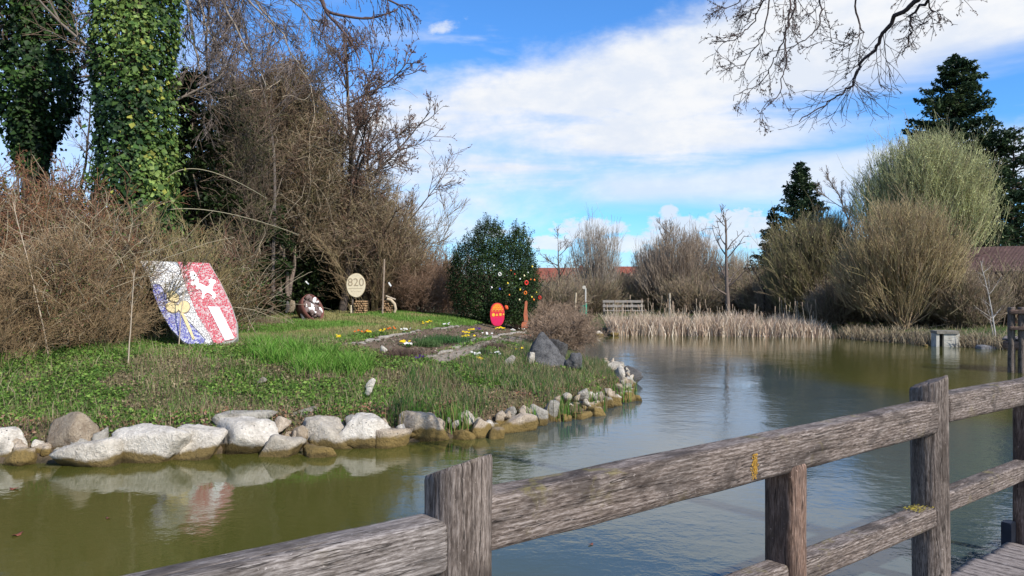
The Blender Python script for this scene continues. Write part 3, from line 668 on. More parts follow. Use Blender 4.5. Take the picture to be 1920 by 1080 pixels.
def conifer(name, label, loc, H, Rb, seed, cols, n_tier=30, per=8, droop=-.05, leafs=26000, ls=.16, bare=.05, cat='tree', group=None, pw=.85, gap=.0, lean=0):
    t = thing(name, label, cat, loc, group); rng = NR(seed)
    P0, D0 = strands(rng, np.array([[0, 0, -.1]]), np.array([[lean, 0, 1.]]), np.array([H]), 10, .012, 0); L0 = np.array([H])
    V, F, C = tubes_join([(P0, H*.017, .02, 8, (.09, .065, .05))]); obj('trunk', mesh_np('trunk', V, F, C, True), M['twig'], t)
    n = n_tier*per; h = bare+(1-bare)*(np.repeat(np.arange(n_tier), per)+rng.uniform(-.35, .35, n))/n_tier; h = h.clip(.02, .985)
    a = rng.uniform(0, 2*np.pi, n); f = h*10; i = np.minimum(f.astype(int), 9); fr = (f-i)[:, None]; S = P0[0, i]*(1-fr)+P0[0, i+1]*fr
    L = Rb*(1-h)**pw*rng.uniform(.62, 1.15, n)+.12; el = .05+.55*h+rng.normal(0, .1, n)
    D = np.stack([np.cos(a)*np.cos(el), np.sin(a)*np.cos(el), np.sin(el)], 1); P1, D1 = strands(rng, S, D, L, 6, .05, droop)
    V, F, C = tubes_join([(P1, .02+.012*L, .008, 4, (.08, .06, .045))]); obj('branches', mesh_np('branches', V, F, C), M['twig'], t)
    w = L/L.sum(); b = rng.choice(n, leafs, p=w); tt = rng.uniform(.12, 1, leafs)**.75; f = tt*6; i = np.minimum(f.astype(int), 5); fr = (f-i)[:, None]
    Q = P1[b, i]*(1-fr)+P1[b, i+1]*fr; wd = (.10+.16*L[b]*(1-tt*.7))[:, None]; side = nrm(np.cross(D1[b, i], [0, 0, 1.]))
    Q = Q+side*rng.normal(0, 1, (leafs, 1))*wd+np.stack([0*tt, 0*tt, -np.abs(rng.normal(0, .09, leafs))*(1+L[b]*.25)], 1)
    N = nrm(rng.normal(0, .5, (leafs, 3))+[0, 0, .8]); cl = np.asarray(cols)[(vnoise(Q*1.6, seed)*len(cols)*.999).astype(int).clip(0, len(cols)-1)]
    v, f, cc = leaves(Q, N, ls, cl, rng, .42, .3, .2); obj('needles', mesh_np('needles', v, [f], cc), M['veg'], t)['kind'] = 'stuff'
    return t

def ivy_column(name, label, loc, H, seed, r0, prof, cols, n, ls, sway=.0, group=None, limbs=0, z0=0.0, amp=.88):
    """trunk wrapped in ivy: leaves stand out from an uneven sleeve"""
    t = thing(name, label, 'tree', loc, group); rng = NR(seed)
    P0, D0 = strands(rng, np.array([[0, 0, -.2]]), np.array([[sway, 0, 1.]]), np.array([H+.2]), 12, .015, .01)
    V, F, C = tubes_join([(P0, r0, r0*.55, 12, (.07, .055, .042))]); obj('trunk', mesh_np('trunk', V, F, C, True), M['twig'], t)
    if limbs:
        S, D, L, tt = kids(rng, P0, D0, np.array([H]), limbs, .45, 1, 1.0, .28, .2); P1, D1 = strands(rng, S, D, L, 6, .12, .03)
        S, D, L2, tt = kids(rng, P1, D1, L, 9, .2, 1, .7, .5, .3); P2, D2 = strands(rng, S, D, L2, 4, .13, 0)
        S, D, L3, tt = kids(rng, P2, D2, L2, 8, .2, 1, .7, .5, .3); P3, D3 = strands(rng, S, D, L3, 3, .13, 0)
        V, F, C = tubes_join([(P1, .05, .02, 5, GY), (P2, .018, .008, 3, GY), (P3, .008, .006, 3, BR)]); obj('branches', mesh_np('branches', V, F, C), M['twig'], t)
    h = rng.uniform(z0, H, n); a = rng.uniform(0, 2*np.pi, n); f = (h/H*12).clip(0, 11.99); i = f.astype(int); fr = (f-i)[:, None]; c = P0[0, i]*(1-fr)+P0[0, i+1]*fr
    lump = fbm(p3(np.cos(a)*1.5, np.sin(a)*1.5, h*(1.9 if amp < .6 else .9)), 4, seed)
    rad = prof(h)*(1-.5*amp+amp*lump)+rng.normal(0, .05, n); rad = np.where(rng.uniform(size=n) < .18, rad*rng.uniform(.5, 1, n), rad); rad = rad+(rng.uniform(size=n) < .10)*rng.uniform(0, .35, n)
    out = np.stack([np.cos(a), np.sin(a), np.zeros(n)], 1); Q = c+out*rad[:, None]; Q[:, 2] = h
    N = nrm(out*.9+rng.normal(0, .40, (n, 3))+[.1, -.1, .45])
    m = fbm(p3(Q[:, 0]*1.3, Q[:, 1]*1.3, Q[:, 2]*.8), 3, seed+9)+rng.normal(0, .09, n)
    idx = np.digitize(m, [.33, .43, .53, .62]); cl = np.asarray(cols)[idx.clip(0, len(cols)-1)]
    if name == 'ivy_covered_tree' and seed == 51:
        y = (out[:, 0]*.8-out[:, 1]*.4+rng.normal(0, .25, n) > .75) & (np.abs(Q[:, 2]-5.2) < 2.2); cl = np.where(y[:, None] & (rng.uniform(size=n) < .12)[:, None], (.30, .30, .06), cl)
    v, f, cc = leaves(Q, N, ls*rng.uniform(.55, 1.35, n), cl, rng, .85, .35, .22); obj('ivy', mesh_np('ivy', v, [f], cc), M['veg'], t)['kind'] = 'stuff'
    # runners and stems of the ivy
    k = 40; S = np.stack([np.cos(np.linspace(0, 6.2, k))*r0*1.2, np.sin(np.linspace(0, 6.2, k))*r0*1.2, np.zeros(k)], 1); P1, D1 = strands(rng, S, np.tile([0, 0, 1.], (k, 1)), np.full(k, H*.9), 14, .012, .1)
    V, F, C = tubes_join([(P1, .014, .006, 4, BR)]); obj('ivy_stems', mesh_np('ivy_stems', V, F, C), M['twig'], t)
    return t

def left_woods():
    IV = [(.022, .05, .016), (.045, .09, .022), (.08, .14, .03), (.125, .195, .045), (.20, .27, .07)]
    p = GP(250, 18.6); ivy_column('ivy_covered_tree', 'tall straight tree trunk thickly wrapped in sunlit glossy ivy', p, 10.5, 51, .36, lambda h: .88+.04*np.sin(h*.9), IV, 27000, .115, .01, limbs=5, amp=.45)
    IVd = [(.012, .028, .01), (.022, .048, .014), (.035, .07, .018), (.05, .10, .022)]
    p = GP(62, 21.5); ivy_column('ivy_covered_tree', 'dark ragged ivy mass on the trunk at the far left edge', p, 11.5, 52, .28, lambda h: np.interp(h, [0, 4.4, 5.2, 6.2, 8, 11.5], [.3, .3, .5, .95, 1.15, 1.15]), IVd, 18000, .13, .0, limbs=20, z0=4.2, amp=1.0)
    # dark yew-like evergreen behind, between ivy tree and the brown tangle
    YW = [(.016, .030, .010), (.026, .045, .014), (.042, .062, .018)]
    for (px, Y, H, Rb, sd, lab) in ((362, 23, 7.7, 2.1, 61, 'dark drooping evergreen between the sunlit ivy trunk and the brown tangle'), (455, 27, 8.2, 2.1, 62, 'dark evergreen half hidden behind the tall brown tangle of vines'),
                                    (300, 26, 6.2, 2.2, 63, 'dark evergreen crown behind the foot of the sunlit ivy trunk')):
        conifer('evergreen_tree', lab, GP(px, Y), H, Rb, sd, YW, 26, 9, -.14, 17000, .20, .03, pw=.5)
    # dark shaded undergrowth at the foot of the trees
    i = 0
    for (px, Y, H, w) in ((470, 29, 3.6, 2.4), (560, 31, 4.0, 2.4), (640, 32, 3.4, 2.2), (420, 25, 3.0, 1.8), (520, 33, 4.6, 2.6), (700, 34, 2.4, 2.0), (90, 22, 4.2, 2.5), (180, 24, 3.4, 2.2), (-20, 21, 4, 2.4)):
        labs = ['low dark evergreen bush right of the shield', 'low dark evergreen bush behind the rusty barrel', 'low dark evergreen bush behind the round sign', 'dark evergreen bush just behind the top of the shield', 'taller dark evergreen bush behind the forked trunk',
                'dark evergreen bush behind the wooden stake', 'dark evergreen bush under the ragged ivy mass', 'dark evergreen bush left of the sunlit ivy trunk', 'dark evergreen bush at the left picture edge']
        t = thing('evergreen_bush', labs[i], 'bush', GP(px, Y), 'dark bushes under the trees'); rng = NR(500+i); n = 6500
        q = nrm(rng.normal(size=(n, 3)))*np.array([w*.62, w*.5, H*.55])*(rng.uniform(.35, 1, (n, 1))**.5); q = q*(.72+.6*fbm(q*.8+i*3, 3, i))[:, None]; q[:, 2] += H*.42; q = q[q[:, 2] > 0]
        cl = np.asarray(YW)[rng.integers(0, 3, len(q))]; v, f, cc = leaves(q, nrm(rng.normal(size=q.shape)+[0, 0, .5]), .17, cl, rng, .5)
        obj('foliage', mesh_np('foliage', v, [f], cc), M['veg'], t)['kind'] = 'stuff'
        st = plantlets(rng, np.zeros(3), 9, .6, H*.8, 5, 4, .03); obj('stems', twig_mesh('stems', st, [DK]*3, rng, .006), M['twig'], t); i += 1
    # big vine-grown brown tree
    t = bare_tree('vine_tangled_tree', 'tall brown tree smothered in dry vines behind the rusty barrel', GP(528, 29.5), 9.0, .15, 71, [(.12, .095, .075), BR, BR2], 30, .95, -.005, 15, 12, t0=.28, lb=.40, n4=4, minr=.0085, wob=.15, l3=.5, lean=(.05, 0), tcol=(.11, .085, .065), twist=.12)
    rng = NR(72); n = 26000; q = nrm(rng.normal(size=(n, 3)))*np.array([2.5, 1.8, 3.7])*(rng.uniform(.3, 1, (n, 1))**.6); q = q*(.7+.65*fbm(q*.7, 3, 4))[:, None]+np.array([.1, 0, 6.2])
    cl = np.asarray([(.12, .085, .05), (.17, .12, .065), (.10, .095, .035), (.14, .10, .06)])[rng.integers(0, 4, n)]
    v, f, cc = leaves(q, nrm(rng.normal(size=(n, 3))), .085, cl, rng, .45, .5); obj('dry_leaves', mesh_np('dry_leaves', v, [f], cc), M['dry'], t)['kind'] = 'stuff'
    S = np.stack([rng.normal(0, 1.3, 130), rng.normal(-.8, .7, 130), rng.uniform(5, 9.5, 130)], 1); P1, D1 = strands(rng, S, rng.normal(0, .6, (130, 3))+[0, 0, -.8], rng.uniform(2, 5, 130), 12, .25, -.10)
    V, F, C = tubes_join([(P1, .016, .008, 4, vary(rng, (.27, .22, .16), 130))]); obj('vines', mesh_np('vines', V, F, C), M['twig'], t)
    # second stem of the fork
    S = np.array([[-.05, 0, 0.]]); P1, D1 = strands(rng, S, np.array([[-.16, 0, 1.]]), np.array([5.2]), 10, .1, .02); V, F, C = tubes_join([(P1, .11, .05, 8, (.19, .15, .115))]); obj('forked_trunk', mesh_np('forked_trunk', V, F, C, True), M['twig'], t)
    bare_tree('vine_tangled_tree', 'brown twiggy tree left of the vine smothered tree', GP(455, 27.5), 8.6, .12, 73, [DK, BR, BR], 26, .9, .0, 14, 11, t0=.22, lb=.42, n4=3, minr=.0085, wob=.14, l3=.5)
    # bare trees to the right with reddish buds
    bare_tree('bare_tree', 'tall bare tree with dark spreading limbs and brown buds at the right of the woods', GP(640, 30), 10.2, .17, 82, [(.10, .078, .065), BR, (.16, .11, .09)], 14, .78, .05, 9, 8, t0=.32, lb=.52, n4=3, minr=.0075, lean=(.06, 0), buds=(5000, .075, (.20, .11, .075)), l3=.5)
    bare_tree('bare_tree', 'bare tree leaning right over the lawn behind the round sign', GP(690, 31), 7.2, .13, 83, [(.11, .085, .07), BR, BR], 12, .9, .03, 9, 8, t0=.3, lb=.62, n4=3, minr=.0075, lean=(.08, 0), buds=(2500, .07, (.20, .11, .075)), l3=.5)
    bare_tree('bare_tree', 'tall thin bare tree right behind the sunlit ivy trunk', GP(400, 24), 10.8, .10, 84, [(.13, .11, .095), (.13, .10, .09), BR], 16, .8, .02, 9, 8, t0=.45, lb=.42, n4=3, minr=.0065, lean=(.04, 0))
    bare_tree('bare_tree', 'bare tree with a haze of fine twigs above the brown tangle', GP(508, 27), 11.5, .08, 85, [(.12, .10, .09), (.13, .10, .09), BR], 14, .8, .02, 10, 8, t0=.5, lb=.42, n4=3, minr=.0065)
    bare_tree('bare_tree', 'slender bare tree showing in the gap between the two ivy trunks', GP(165, 30), 8.5, .10, 86, [DK, BR, BR], 12, .8, .04, 9, 8, t0=.2, lb=.4, n4=0, minr=.008)
    # tan and brown shrubs, two source plants copied
    A = thing('bare_shrub', 'olive tan shrub of upright canes just right of the round sign', 'shrub', GP(700, 30.5), 'bare shrubs at the edge of the woods')
    shrub_parts(A, 91, [(.24, .19, .10), (.24, .18, .10), (.22, .155, .09)], .007, n0=60, spread=.75, H=4.6, n1=10, n2=8, r0=.022, wob=.09, up=.03, ang=.5, l1=.36, l2=.5, ring=.9)
    B = thing('bare_shrub', 'reddish brown thorny shrub left of the dark evergreen with eggs', 'shrub', GP(800, 33), 'bare shrubs at the edge of the woods')
    shrub_parts(B, 92, [(.20, .12, .08), (.21, .13, .09), (.23, .15, .10)], .007, n0=70, spread=1.1, H=2.9, n1=10, n2=9, r0=.014, wob=.15, up=.0, ang=.7, l1=.45, l2=.5, ring=.9)
    for (src, px, Y, rz, sc, lab) in ((A, 755, 33, 1.2, .78, 'olive tan shrub of upright canes behind the wooden stake'), (A, 640, 33, 2.2, 1.2, 'tall olive shrub behind the round sign'), (A, 700, 35, 4.2, 1.15, 'tall tan shrub at the right end of the woods'),
                                      (A, 590, 34, 5.0, 1.15, 'tan shrub behind the rusty barrel under the tall tree'), (B, 745, 31.5, 1, .9, 'low brown shrub right of the wooden stake'), (B, 850, 35, 2, 1.05, 'brown shrub whose top shows left of the dark evergreen'),
                                      (B, 690, 33, 3, 1.25, 'brown shrub between the round sign and the stake'), (B, 785, 30.5, 4, .7, 'lowest brown shrub in front of the reddish thorny one')):
        copy_tree(src, GP(px, Y), rz, sc, lab)
left_woods()
def tangle(t, blobs, seed, cols, r=.010, wob=.32, name='tangled_twigs', mt='twig'):
    rng = NR(seed); lst = []
    for (cx, cy, cz, a, b, c, n, L) in blobs:
        q = nrm(rng.normal(size=(n, 3)))*(rng.uniform(.15, 1, (n, 1))**.45); q = q*(.72+.6*fbm(q*1.3+cx, 3, seed))[:, None]*np.array([a, b, c])+np.array([cx, cy, cz])
        d = nrm(q-np.array([cx, cy, cz-c*1.1]))+rng.normal(0, .7, (n, 3)); P, D = strands(rng, q, d, L*rng.uniform(.5, 1.3, n), 4, wob, -.05)
        ci = np.asarray(cols)[rng.integers(0, len(cols), n)]; lst.append((P, r*1.1, r*.6, 3, ci*rng.uniform(.8, 1.2, (n, 1))))
    V, F, C = tubes_join(lst); obj(name, mesh_np(name, V, F, C), M[mt], t)['kind'] = 'stuff'
def tangles():
    p = GP(535, 28.3); t = thing('vine_thicket', 'huge brown curtain of tangled dry vines over the forked trunk', 'vines', p)
    tangle(t, [(-.1, 0, 5.0, 1.7, 1.2, 2.7, 4200, .9), (-.9, .3, 6.9, 1.3, 1.1, 1.9, 2400, .8), (.9, .2, 5.6, 1.3, 1.1, 2.2, 2600, .8), (.1, .2, 8.2, 1.2, 1.0, 1.2, 1100, .7)], 441, [(.21, .145, .095), (.26, .185, .12), (.19, .16, .08), (.32, .26, .18)], .0095)
    P0, D0 = strands(NR(5), np.tile([[0, 0, -.1]], (3, 1)), np.array([[-.12, 0, 1.], [.1, 0, 1], [.3, .1, 1]]), np.array([6, 6.5, 5.]), 10, .14, .02); V, F, C = tubes_join([(P0, .09, .03, 7, (.16, .12, .095))]); obj('stems', mesh_np('stems', V, F, C, True), M['twig'], t)
    p = GP(680, 30.3); t = thing('vine_thicket', 'lower grey brown twig tangle between the big vines and the open lawn', 'vines', p)
    tangle(t, [(-.6, 0, 3.4, 1.6, 1.2, 1.7, 3200, .8), (.9, .2, 2.6, 1.7, 1.2, 1.5, 2600, .8), (0, .3, 4.6, 1.2, 1.0, 1.4, 1300, .7)], 442, [(.26, .19, .13), (.31, .24, .15), (.34, .28, .16), (.21, .15, .11)], .0085)
    P0, D0 = strands(NR(6), np.zeros((4, 3)), np.array([[-.25, 0, 1.], [.1, 0, 1], [.4, .1, 1], [0, 0, 1]]), np.array([4, 5, 4, 5.]), 8, .12, .02); V, F, C = tubes_join([(P0, .05, .02, 6, (.18, .14, .1))]); obj('stems', mesh_np('stems', V, F, C, True), M['twig'], t)
    p = GP(395, 23.0); t = thing('vine_thicket', 'sparse brown twig tangle draped on the dark evergreen behind the shield', 'vines', p)
    tangle(t, [(.6, 0, 3.6, 1.2, .9, 2.2, 1600, .8), (.9, 0, 5.4, 1.0, .8, 1.6, 900, .8)], 443, [(.15, .11, .08), (.19, .14, .10), (.13, .12, .06)], .008)
    P0, D0 = strands(NR(7), np.zeros((3, 3)), np.array([[-.1, 0, 1.], [.2, 0, 1], [.35, .1, 1]]), np.array([4, 6, 5.]), 8, .12, .02); V, F, C = tubes_join([(P0, .04, .015, 6, (.15, .12, .09))]); obj('stems', mesh_np('stems', V, F, C, True), M['twig'], t)
tangles()

def thicket():
    """brown brush in front of the ivy trunk"""
    A = thing('brown_brush', 'dense brown brush left of the shield, directly beside its top corner', 'shrub', GP(160, 15.6), 'brown brush on the left bank')
    shrub_parts(A, 101, [(.20, .135, .075), (.25, .17, .09), (.29, .20, .11)], .0045, leaf=(1400, .05, [(.22, .12, .07), (.16, .11, .05), (.10, .12, .03)]), n0=52, spread=1.0, H=2.5, n1=9, n2=8, r0=.012, wob=.14, up=.01, ang=.6, l1=.42, l2=.5, ring=.9)
    B = thing('brown_brush', 'tall brown brush with russet leaves at the left edge below the dark ivy', 'shrub', GP(60, 17.5), 'brown brush on the left bank')
    shrub_parts(B, 102, [(.18, .115, .065), (.23, .135, .07), (.28, .14, .08)], .0055, leaf=(9000, .055, [(.26, .10, .05), (.20, .095, .045), (.15, .15, .045), (.08, .11, .03)]), n0=42, spread=.95, H=3.9, n1=10, n2=9, r0=.020, wob=.13, up=.01, ang=.65, l1=.36, l2=.5, ring=1.1)
    D = thing('brown_brush', 'upright tan stems with green shoots in front of the ivy trunk', 'shrub', GP(290, 16.8), 'brown brush on the left bank')
    shrub_parts(D, 103, [(.28, .22, .11), (.26, .20, .095), (.23, .18, .085)], .005, leaf=(1500, .05, [(.12, .14, .04), (.16, .12, .05)]), n0=50, spread=.6, H=2.6, n1=8, n2=7, r0=.014, wob=.12, up=.03, ang=.45, l1=.36, l2=.5, ring=1.0)
    A.scale = (.78,)*3
    for (src, px, Y, rz, sc, lab) in ((A, 80, 14.6, 1, .8, 'brown brush low on the bank at the left edge'), (A, 110, 15.2, 2, .9, 'brown brush between the left edge brush and the shield brush'), (A, 20, 16, 3, 1.05, 'brown brush at the very left picture edge'),
                                      (A, 185, 14.9, 4, .5, 'lower brown brush on the slope left of the blue mosaic field'), (B, 150, 18.6, 1.4, .95, 'tall brown brush against the left side of the ivy trunk'), (B, -20, 18, 2.6, 1.12, 'tall russet brush cut by the left picture edge'),
                                      (B, 110, 16.8, 4, .85, 'russet brush in the middle of the left thicket'), (D, 360, 18, 1, .48, 'tan stems behind the top edge of the shield'), (D, 425, 19.5, 2, .55, 'tan stems right of the shield against the dark trees'),
                                      (D, 330, 17.4, 4, .6, 'tan stems rising over the white part of the shield'), (A, 5, 13.6, 5, .6, 'lowest brown brush by the water at the left edge'), (D, 215, 17.5, 3, .9, 'tan stems hiding the foot of the ivy trunk')):
        copy_tree(src, GP(px, Y), rz, sc, lab)
    # brambles woven through the brush
    for i, (px, Y, sc, lab) in enumerate(((95, 14.9, 1.0, 'bramble tangle with green leaves low in the brush at left'), (165, 16.2, 1.3, 'bramble tangle in the middle of the brush left of the shield'), (30, 16.6, 1.5, 'bramble tangle under the dark ivy at the left edge'), (262, 17.2, 1.1, 'bramble tangle at the foot of the sunlit ivy trunk'), (400, 19.0, 1.1, 'bramble tangle right behind the shield shoulder'))):
        t = thing('bramble_tangle', lab, 'brambles', GP(px, Y), 'brambles in the left thicket'); t.scale = (sc,)*3
        tangle(t, [(0, 0, .9, 1.25, .9, .85, 700, .7), (.2, .1, 1.6, .8, .7, .6, 250, .7)], 450+i, [(.24, .17, .10), (.20, .14, .08), (.34, .28, .19), (.17, .09, .06)], .0055, .30)
        rng = NR(470+i); n = 3600; q = nrm(rng.normal(size=(n, 3)))*[1.3, .9, 1.1]*(rng.uniform(.2, 1, (n, 1))**.5)+[0, 0, .8]; q = q[q[:, 2] > 0]; k = fbm(q*1.8, 3, i) > .5; q = q[k]
        cl = np.array([(.03, .07, .02), (.06, .12, .03), (.22, .11, .05), (.10, .14, .04)])[rng.integers(0, 4, len(q))]; v, f, cc = leaves(q, nrm(rng.normal(size=q.shape)+[0, -.3, .4]), .055, cl, rng, .7); obj('leaves', mesh_np('leaves', v, [f], cc), M['veg'], t)['kind'] = 'stuff'
        P, D = strands(rng, rng.normal(0, .5, (26, 3))*[1, .7, 0], rng.normal(0, .5, (26, 3))*[1, 1, 0]+[0, 0, 1.2], rng.uniform(1.5, 3.0, 26), 14, .09, -.075); V, F, C = tubes_join([(P, .009, .004, 4, vary(rng, (.36, .30, .2), 26))]); obj('canes', mesh_np('canes', V, F, C), M['twig'], t)
    # single tall dry stalks
    for (px, Y, H, ln, lab) in ((240, 13.6, 1.75, .06, 'single tall pale dry stalk on the slope below the thicket'), (92, 14, 2.9, -.04, 'tall pale dry stalk rising through the brush at left'), (335, 15.4, 1.5, .1, 'pale dry stalk close left of the shield')):
        t = thing('dry_stalk', lab, 'dry plant', GP(px, Y)); rng = NR(px); P0, D0 = strands(rng, np.array([[0, 0, -.05]]), np.array([[ln, 0, 1.]]), np.array([H]), 8, .035, 0)
        V, F, C = tubes_join([(P0, .013, .006, 6, (.42, .34, .25))]); obj('stem', mesh_np('stem', V, F, C, True), M['twig'], t)
        S, D2, L, tt = kids(rng, P0, D0, np.array([H]), 9, .45, 1, .5, .14); P1, _ = strands(rng, S, D2, L, 3, .08, .05); V, F, C = tubes_join([(P1, .005, .003, 3, (.36, .28, .2))]); obj('side_stems', mesh_np('side_stems', V, F, C), M['twig'], t)
    # arching bramble canes in front of the dark trees
    for (a, b, top, lab) in (((430, 470, 19), (300, 375, 19), 250, 'high arching bramble cane right of the ivy trunk'), ((520, 430, 19), (320, 400, 19), 380, 'long arching bramble cane above the shield')):
        p = PX(*a); q = PX(*b); m = PX((a[0]+b[0])/2, top if top < 300 else 395, 19); s = np.linspace(0, 1, 24)[:, None]
        if top < 300: p = PX(305, 345, 18.6); m = PX(345, 275, 18.6); q = PX(500, 372, 19.5); 
        else: p = PX(285, 400, 18.4); m = PX(375, 370, 18.6); q = PX(560, 440, 19.6)
        C_ = (1-s)**2*p+2*s*(1-s)*m+s*s*q; root = GP((p[0]/p[1])*FPX+960-8, p[1]); pre = root+(p-root)*np.linspace(0, 1, 10)[:-1, None]; C_ = np.concatenate([pre, C_])
        o = obj('bramble_cane', mesh_np('bramble_cane', *tubes_join([(C_[None], .014, .006, 5, (.34, .30, .20))])), M['twig']); tag(o, lab, 'bramble')
thicket()

def yew():
    t = thing('evergreen_bush', 'large rounded dark green bush hung with easter eggs', 'bush', GP(923, 29.4)); rng = NR(111); n = 34000
    t.scale = (1.07, 1, 1.07); bl = [(-.15, 0, 1.75, 1.42, 1.3, 1.75), (-.55, 0, 1.5, 1.1, 1.2, 1.5), (.78, -.1, 1.55, .82, 1.0, 1.75), (1.0, -.1, 2.35, .42, .5, 1.1), (-.1, .1, 2.9, .55, .6, .75), (.35, 0, 1.5, 1.4, 1.1, 1.5), (1.25, 0, 1.1, .4, .7, .9)]
    Q = []
    for (x, y, z, a, b, c) in bl:
        m = int(n*a*c/9.0); d = nrm(rng.normal(size=(m, 3))); r = rng.uniform(.45, 1, (m, 1))**.35
        q = d*r; q = q*(.80+.42*fbm(d*2.6+x*5, 4, 7))[:, None]; Q.append(q*np.array([a, b, c])+np.array([x, y, z]))
    Q = np.concatenate(Q); Q = Q[Q[:, 2] > .02]; k = len(Q); up = nrm(np.stack([Q[:, 0]*.3, Q[:, 1]*.3-.2, np.full(k, .5)], 1)+rng.normal(0, .55, (k, 3)))
    cols = np.array([(.014, .034, .012), (.024, .052, .016), (.040, .075, .02), (.06, .10, .028)]); m = fbm(Q*1.8, 3, 5)+rng.normal(0, .08, k)+.03*Q[:, 0]; cl = cols[np.digitize(m, [.42, .54, .64])]  # foliage colour drifts lighter to the right, imitating the lit side
    v, f, cc = leaves(Q, up, .075, cl, rng, .5, .3, .2); obj('foliage', mesh_np('foliage', v, [f], cc), M['veg'], t)['kind'] = 'stuff'
    # spiky shoots breaking the outline
    m = 420; d = nrm(rng.normal(size=(m, 3))+[0, 0, .7]); bi = rng.integers(0, len(bl), m); B = np.array(bl)[bi]; S = B[:, :3]+d*B[:, 3:]*.85
    P1, D1 = strands(rng, S, d*.5+[0, 0, .6], rng.uniform(.2, .5, m), 3, .1, .1); V, F, C = tubes_join([(P1, .01, .004, 3, DK)]); obj('shoots', mesh_np('shoots', V, F, C), M['twig'], t)['kind'] = 'stuff'
    q = (P1[:, None, 1:, :]+rng.normal(0, .035, (m, 9, 3, 3))).reshape(-1, 3); v, f, cc = leaves(q, nrm(rng.normal(size=q.shape)), .06, cols[rng.integers(0, 4, len(q))], rng, .4); obj('shoot_leaves', mesh_np('shoot_leaves', v, [f], cc), M['veg'], t)['kind'] = 'stuff'
    st = plantlets(rng, np.zeros(3), 14, .7, 2.4, 5, 4, .035); obj('stems', twig_mesh('stems', st, [DK]*3, rng, .006), M['twig'], t)
yew()

def dome_plant(root, seed, blobs, cols, r, base=(0, 0, 0), up=.45, leaf=None, nst=26, rst=.04, noise_=.28, H=None, sub=3):
    """broom-like crown: fine whips fanning from the stool, filling rounded lobes with gaps"""
    rng = NR(seed); lst = []; tips = []; base = np.array(base, float)
    for (cx, cy, cz, a, b, c, n, L) in blobs:
        q = nrm(rng.normal(size=(n, 3)))*(rng.uniform(.05, 1, (n, 1))**.42); q = q*(.52+1.0*fbm(q*1.5+cx+cz, 4, seed))[:, None]*np.array([a, b, c])+np.array([cx, cy, cz]); q = q[(q[:, 2] > .3) & (fbm(q*.9, 3, seed+6) > .40)]; m = len(q)
        d = nrm(q-base)+[0, 0, up]+rng.normal(0, noise_, (m, 3)); Ls = L*rng.uniform(.5, 1.35, m)*np.where(rng.uniform(size=m) < .09, 2.3, 1); P, D = strands(rng, q-nrm(d)*Ls[:, None]*.5, d, Ls, 3, .06, .03)
        cl = np.asarray(cols)[rng.integers(0, len(cols), m)]*rng.uniform(.75, 1.25, (m, 1)); lst.append((P, r*1.3, r*.7, 3, cl)); tips.append(P)
        S, D2, L2, _ = kids(rng, P, D, Ls, sub, .3, 1, .45, .5); P2, _ = strands(rng, S, D2, L2, 2, .08, .04); lst.append((P2, r*.8, r*.55, 3, np.repeat(cl, sub, 0)*1.08))
    V, F, C = tubes_join(lst); obj('twigs', mesh_np('twigs', V, F, C), M['twig'], root)['kind'] = 'stuff'
    bl = np.array([x[:6] for x in blobs]); bi = rng.integers(0, len(bl), nst); tg = bl[bi, :3]+rng.normal(0, .38, (nst, 3))*bl[bi, 3:]; s0 = base+rng.normal(0, .18, (nst, 3))*[1, 1, 0]; L = np.linalg.norm(tg-s0, axis=1)
    k = 9; tt = np.linspace(0, 1, k)[None, :, None]; mid = (s0+tg)/2+np.stack([0*L, 0*L, -L*.06], 1)+rng.normal(0, .12, (nst, 3)); P = (1-tt)**2*s0[:, None]+2*tt*(1-tt)*mid[:, None]+tt**2*tg[:, None]
    V, F, C = tubes_join([(P, rst*rng.uniform(.6, 1.2, nst), rst*.25, 5, vary(rng, np.array(cols[0])*.8, nst))]); obj('stems', mesh_np('stems', V, F, C, True), M['twig'], root)
    if leaf:
        n, size, c = leaf; T = np.concatenate([t.reshape(-1, 3) for t in tips]); Q = T[rng.integers(0, len(T), n)]+rng.normal(0, size*.8, (n, 3)); Q = Q[Q[:, 2] > .8]; cc = np.asarray(c)[rng.integers(0, len(c), len(Q))]
        v, f, cc = leaves(Q, nrm(rng.normal(size=Q.shape)+[0, 0, .4]), size, cc, rng); obj('leaves', mesh_np('leaves', v, [f], cc), M['veg'], root)['kind'] = 'stuff'
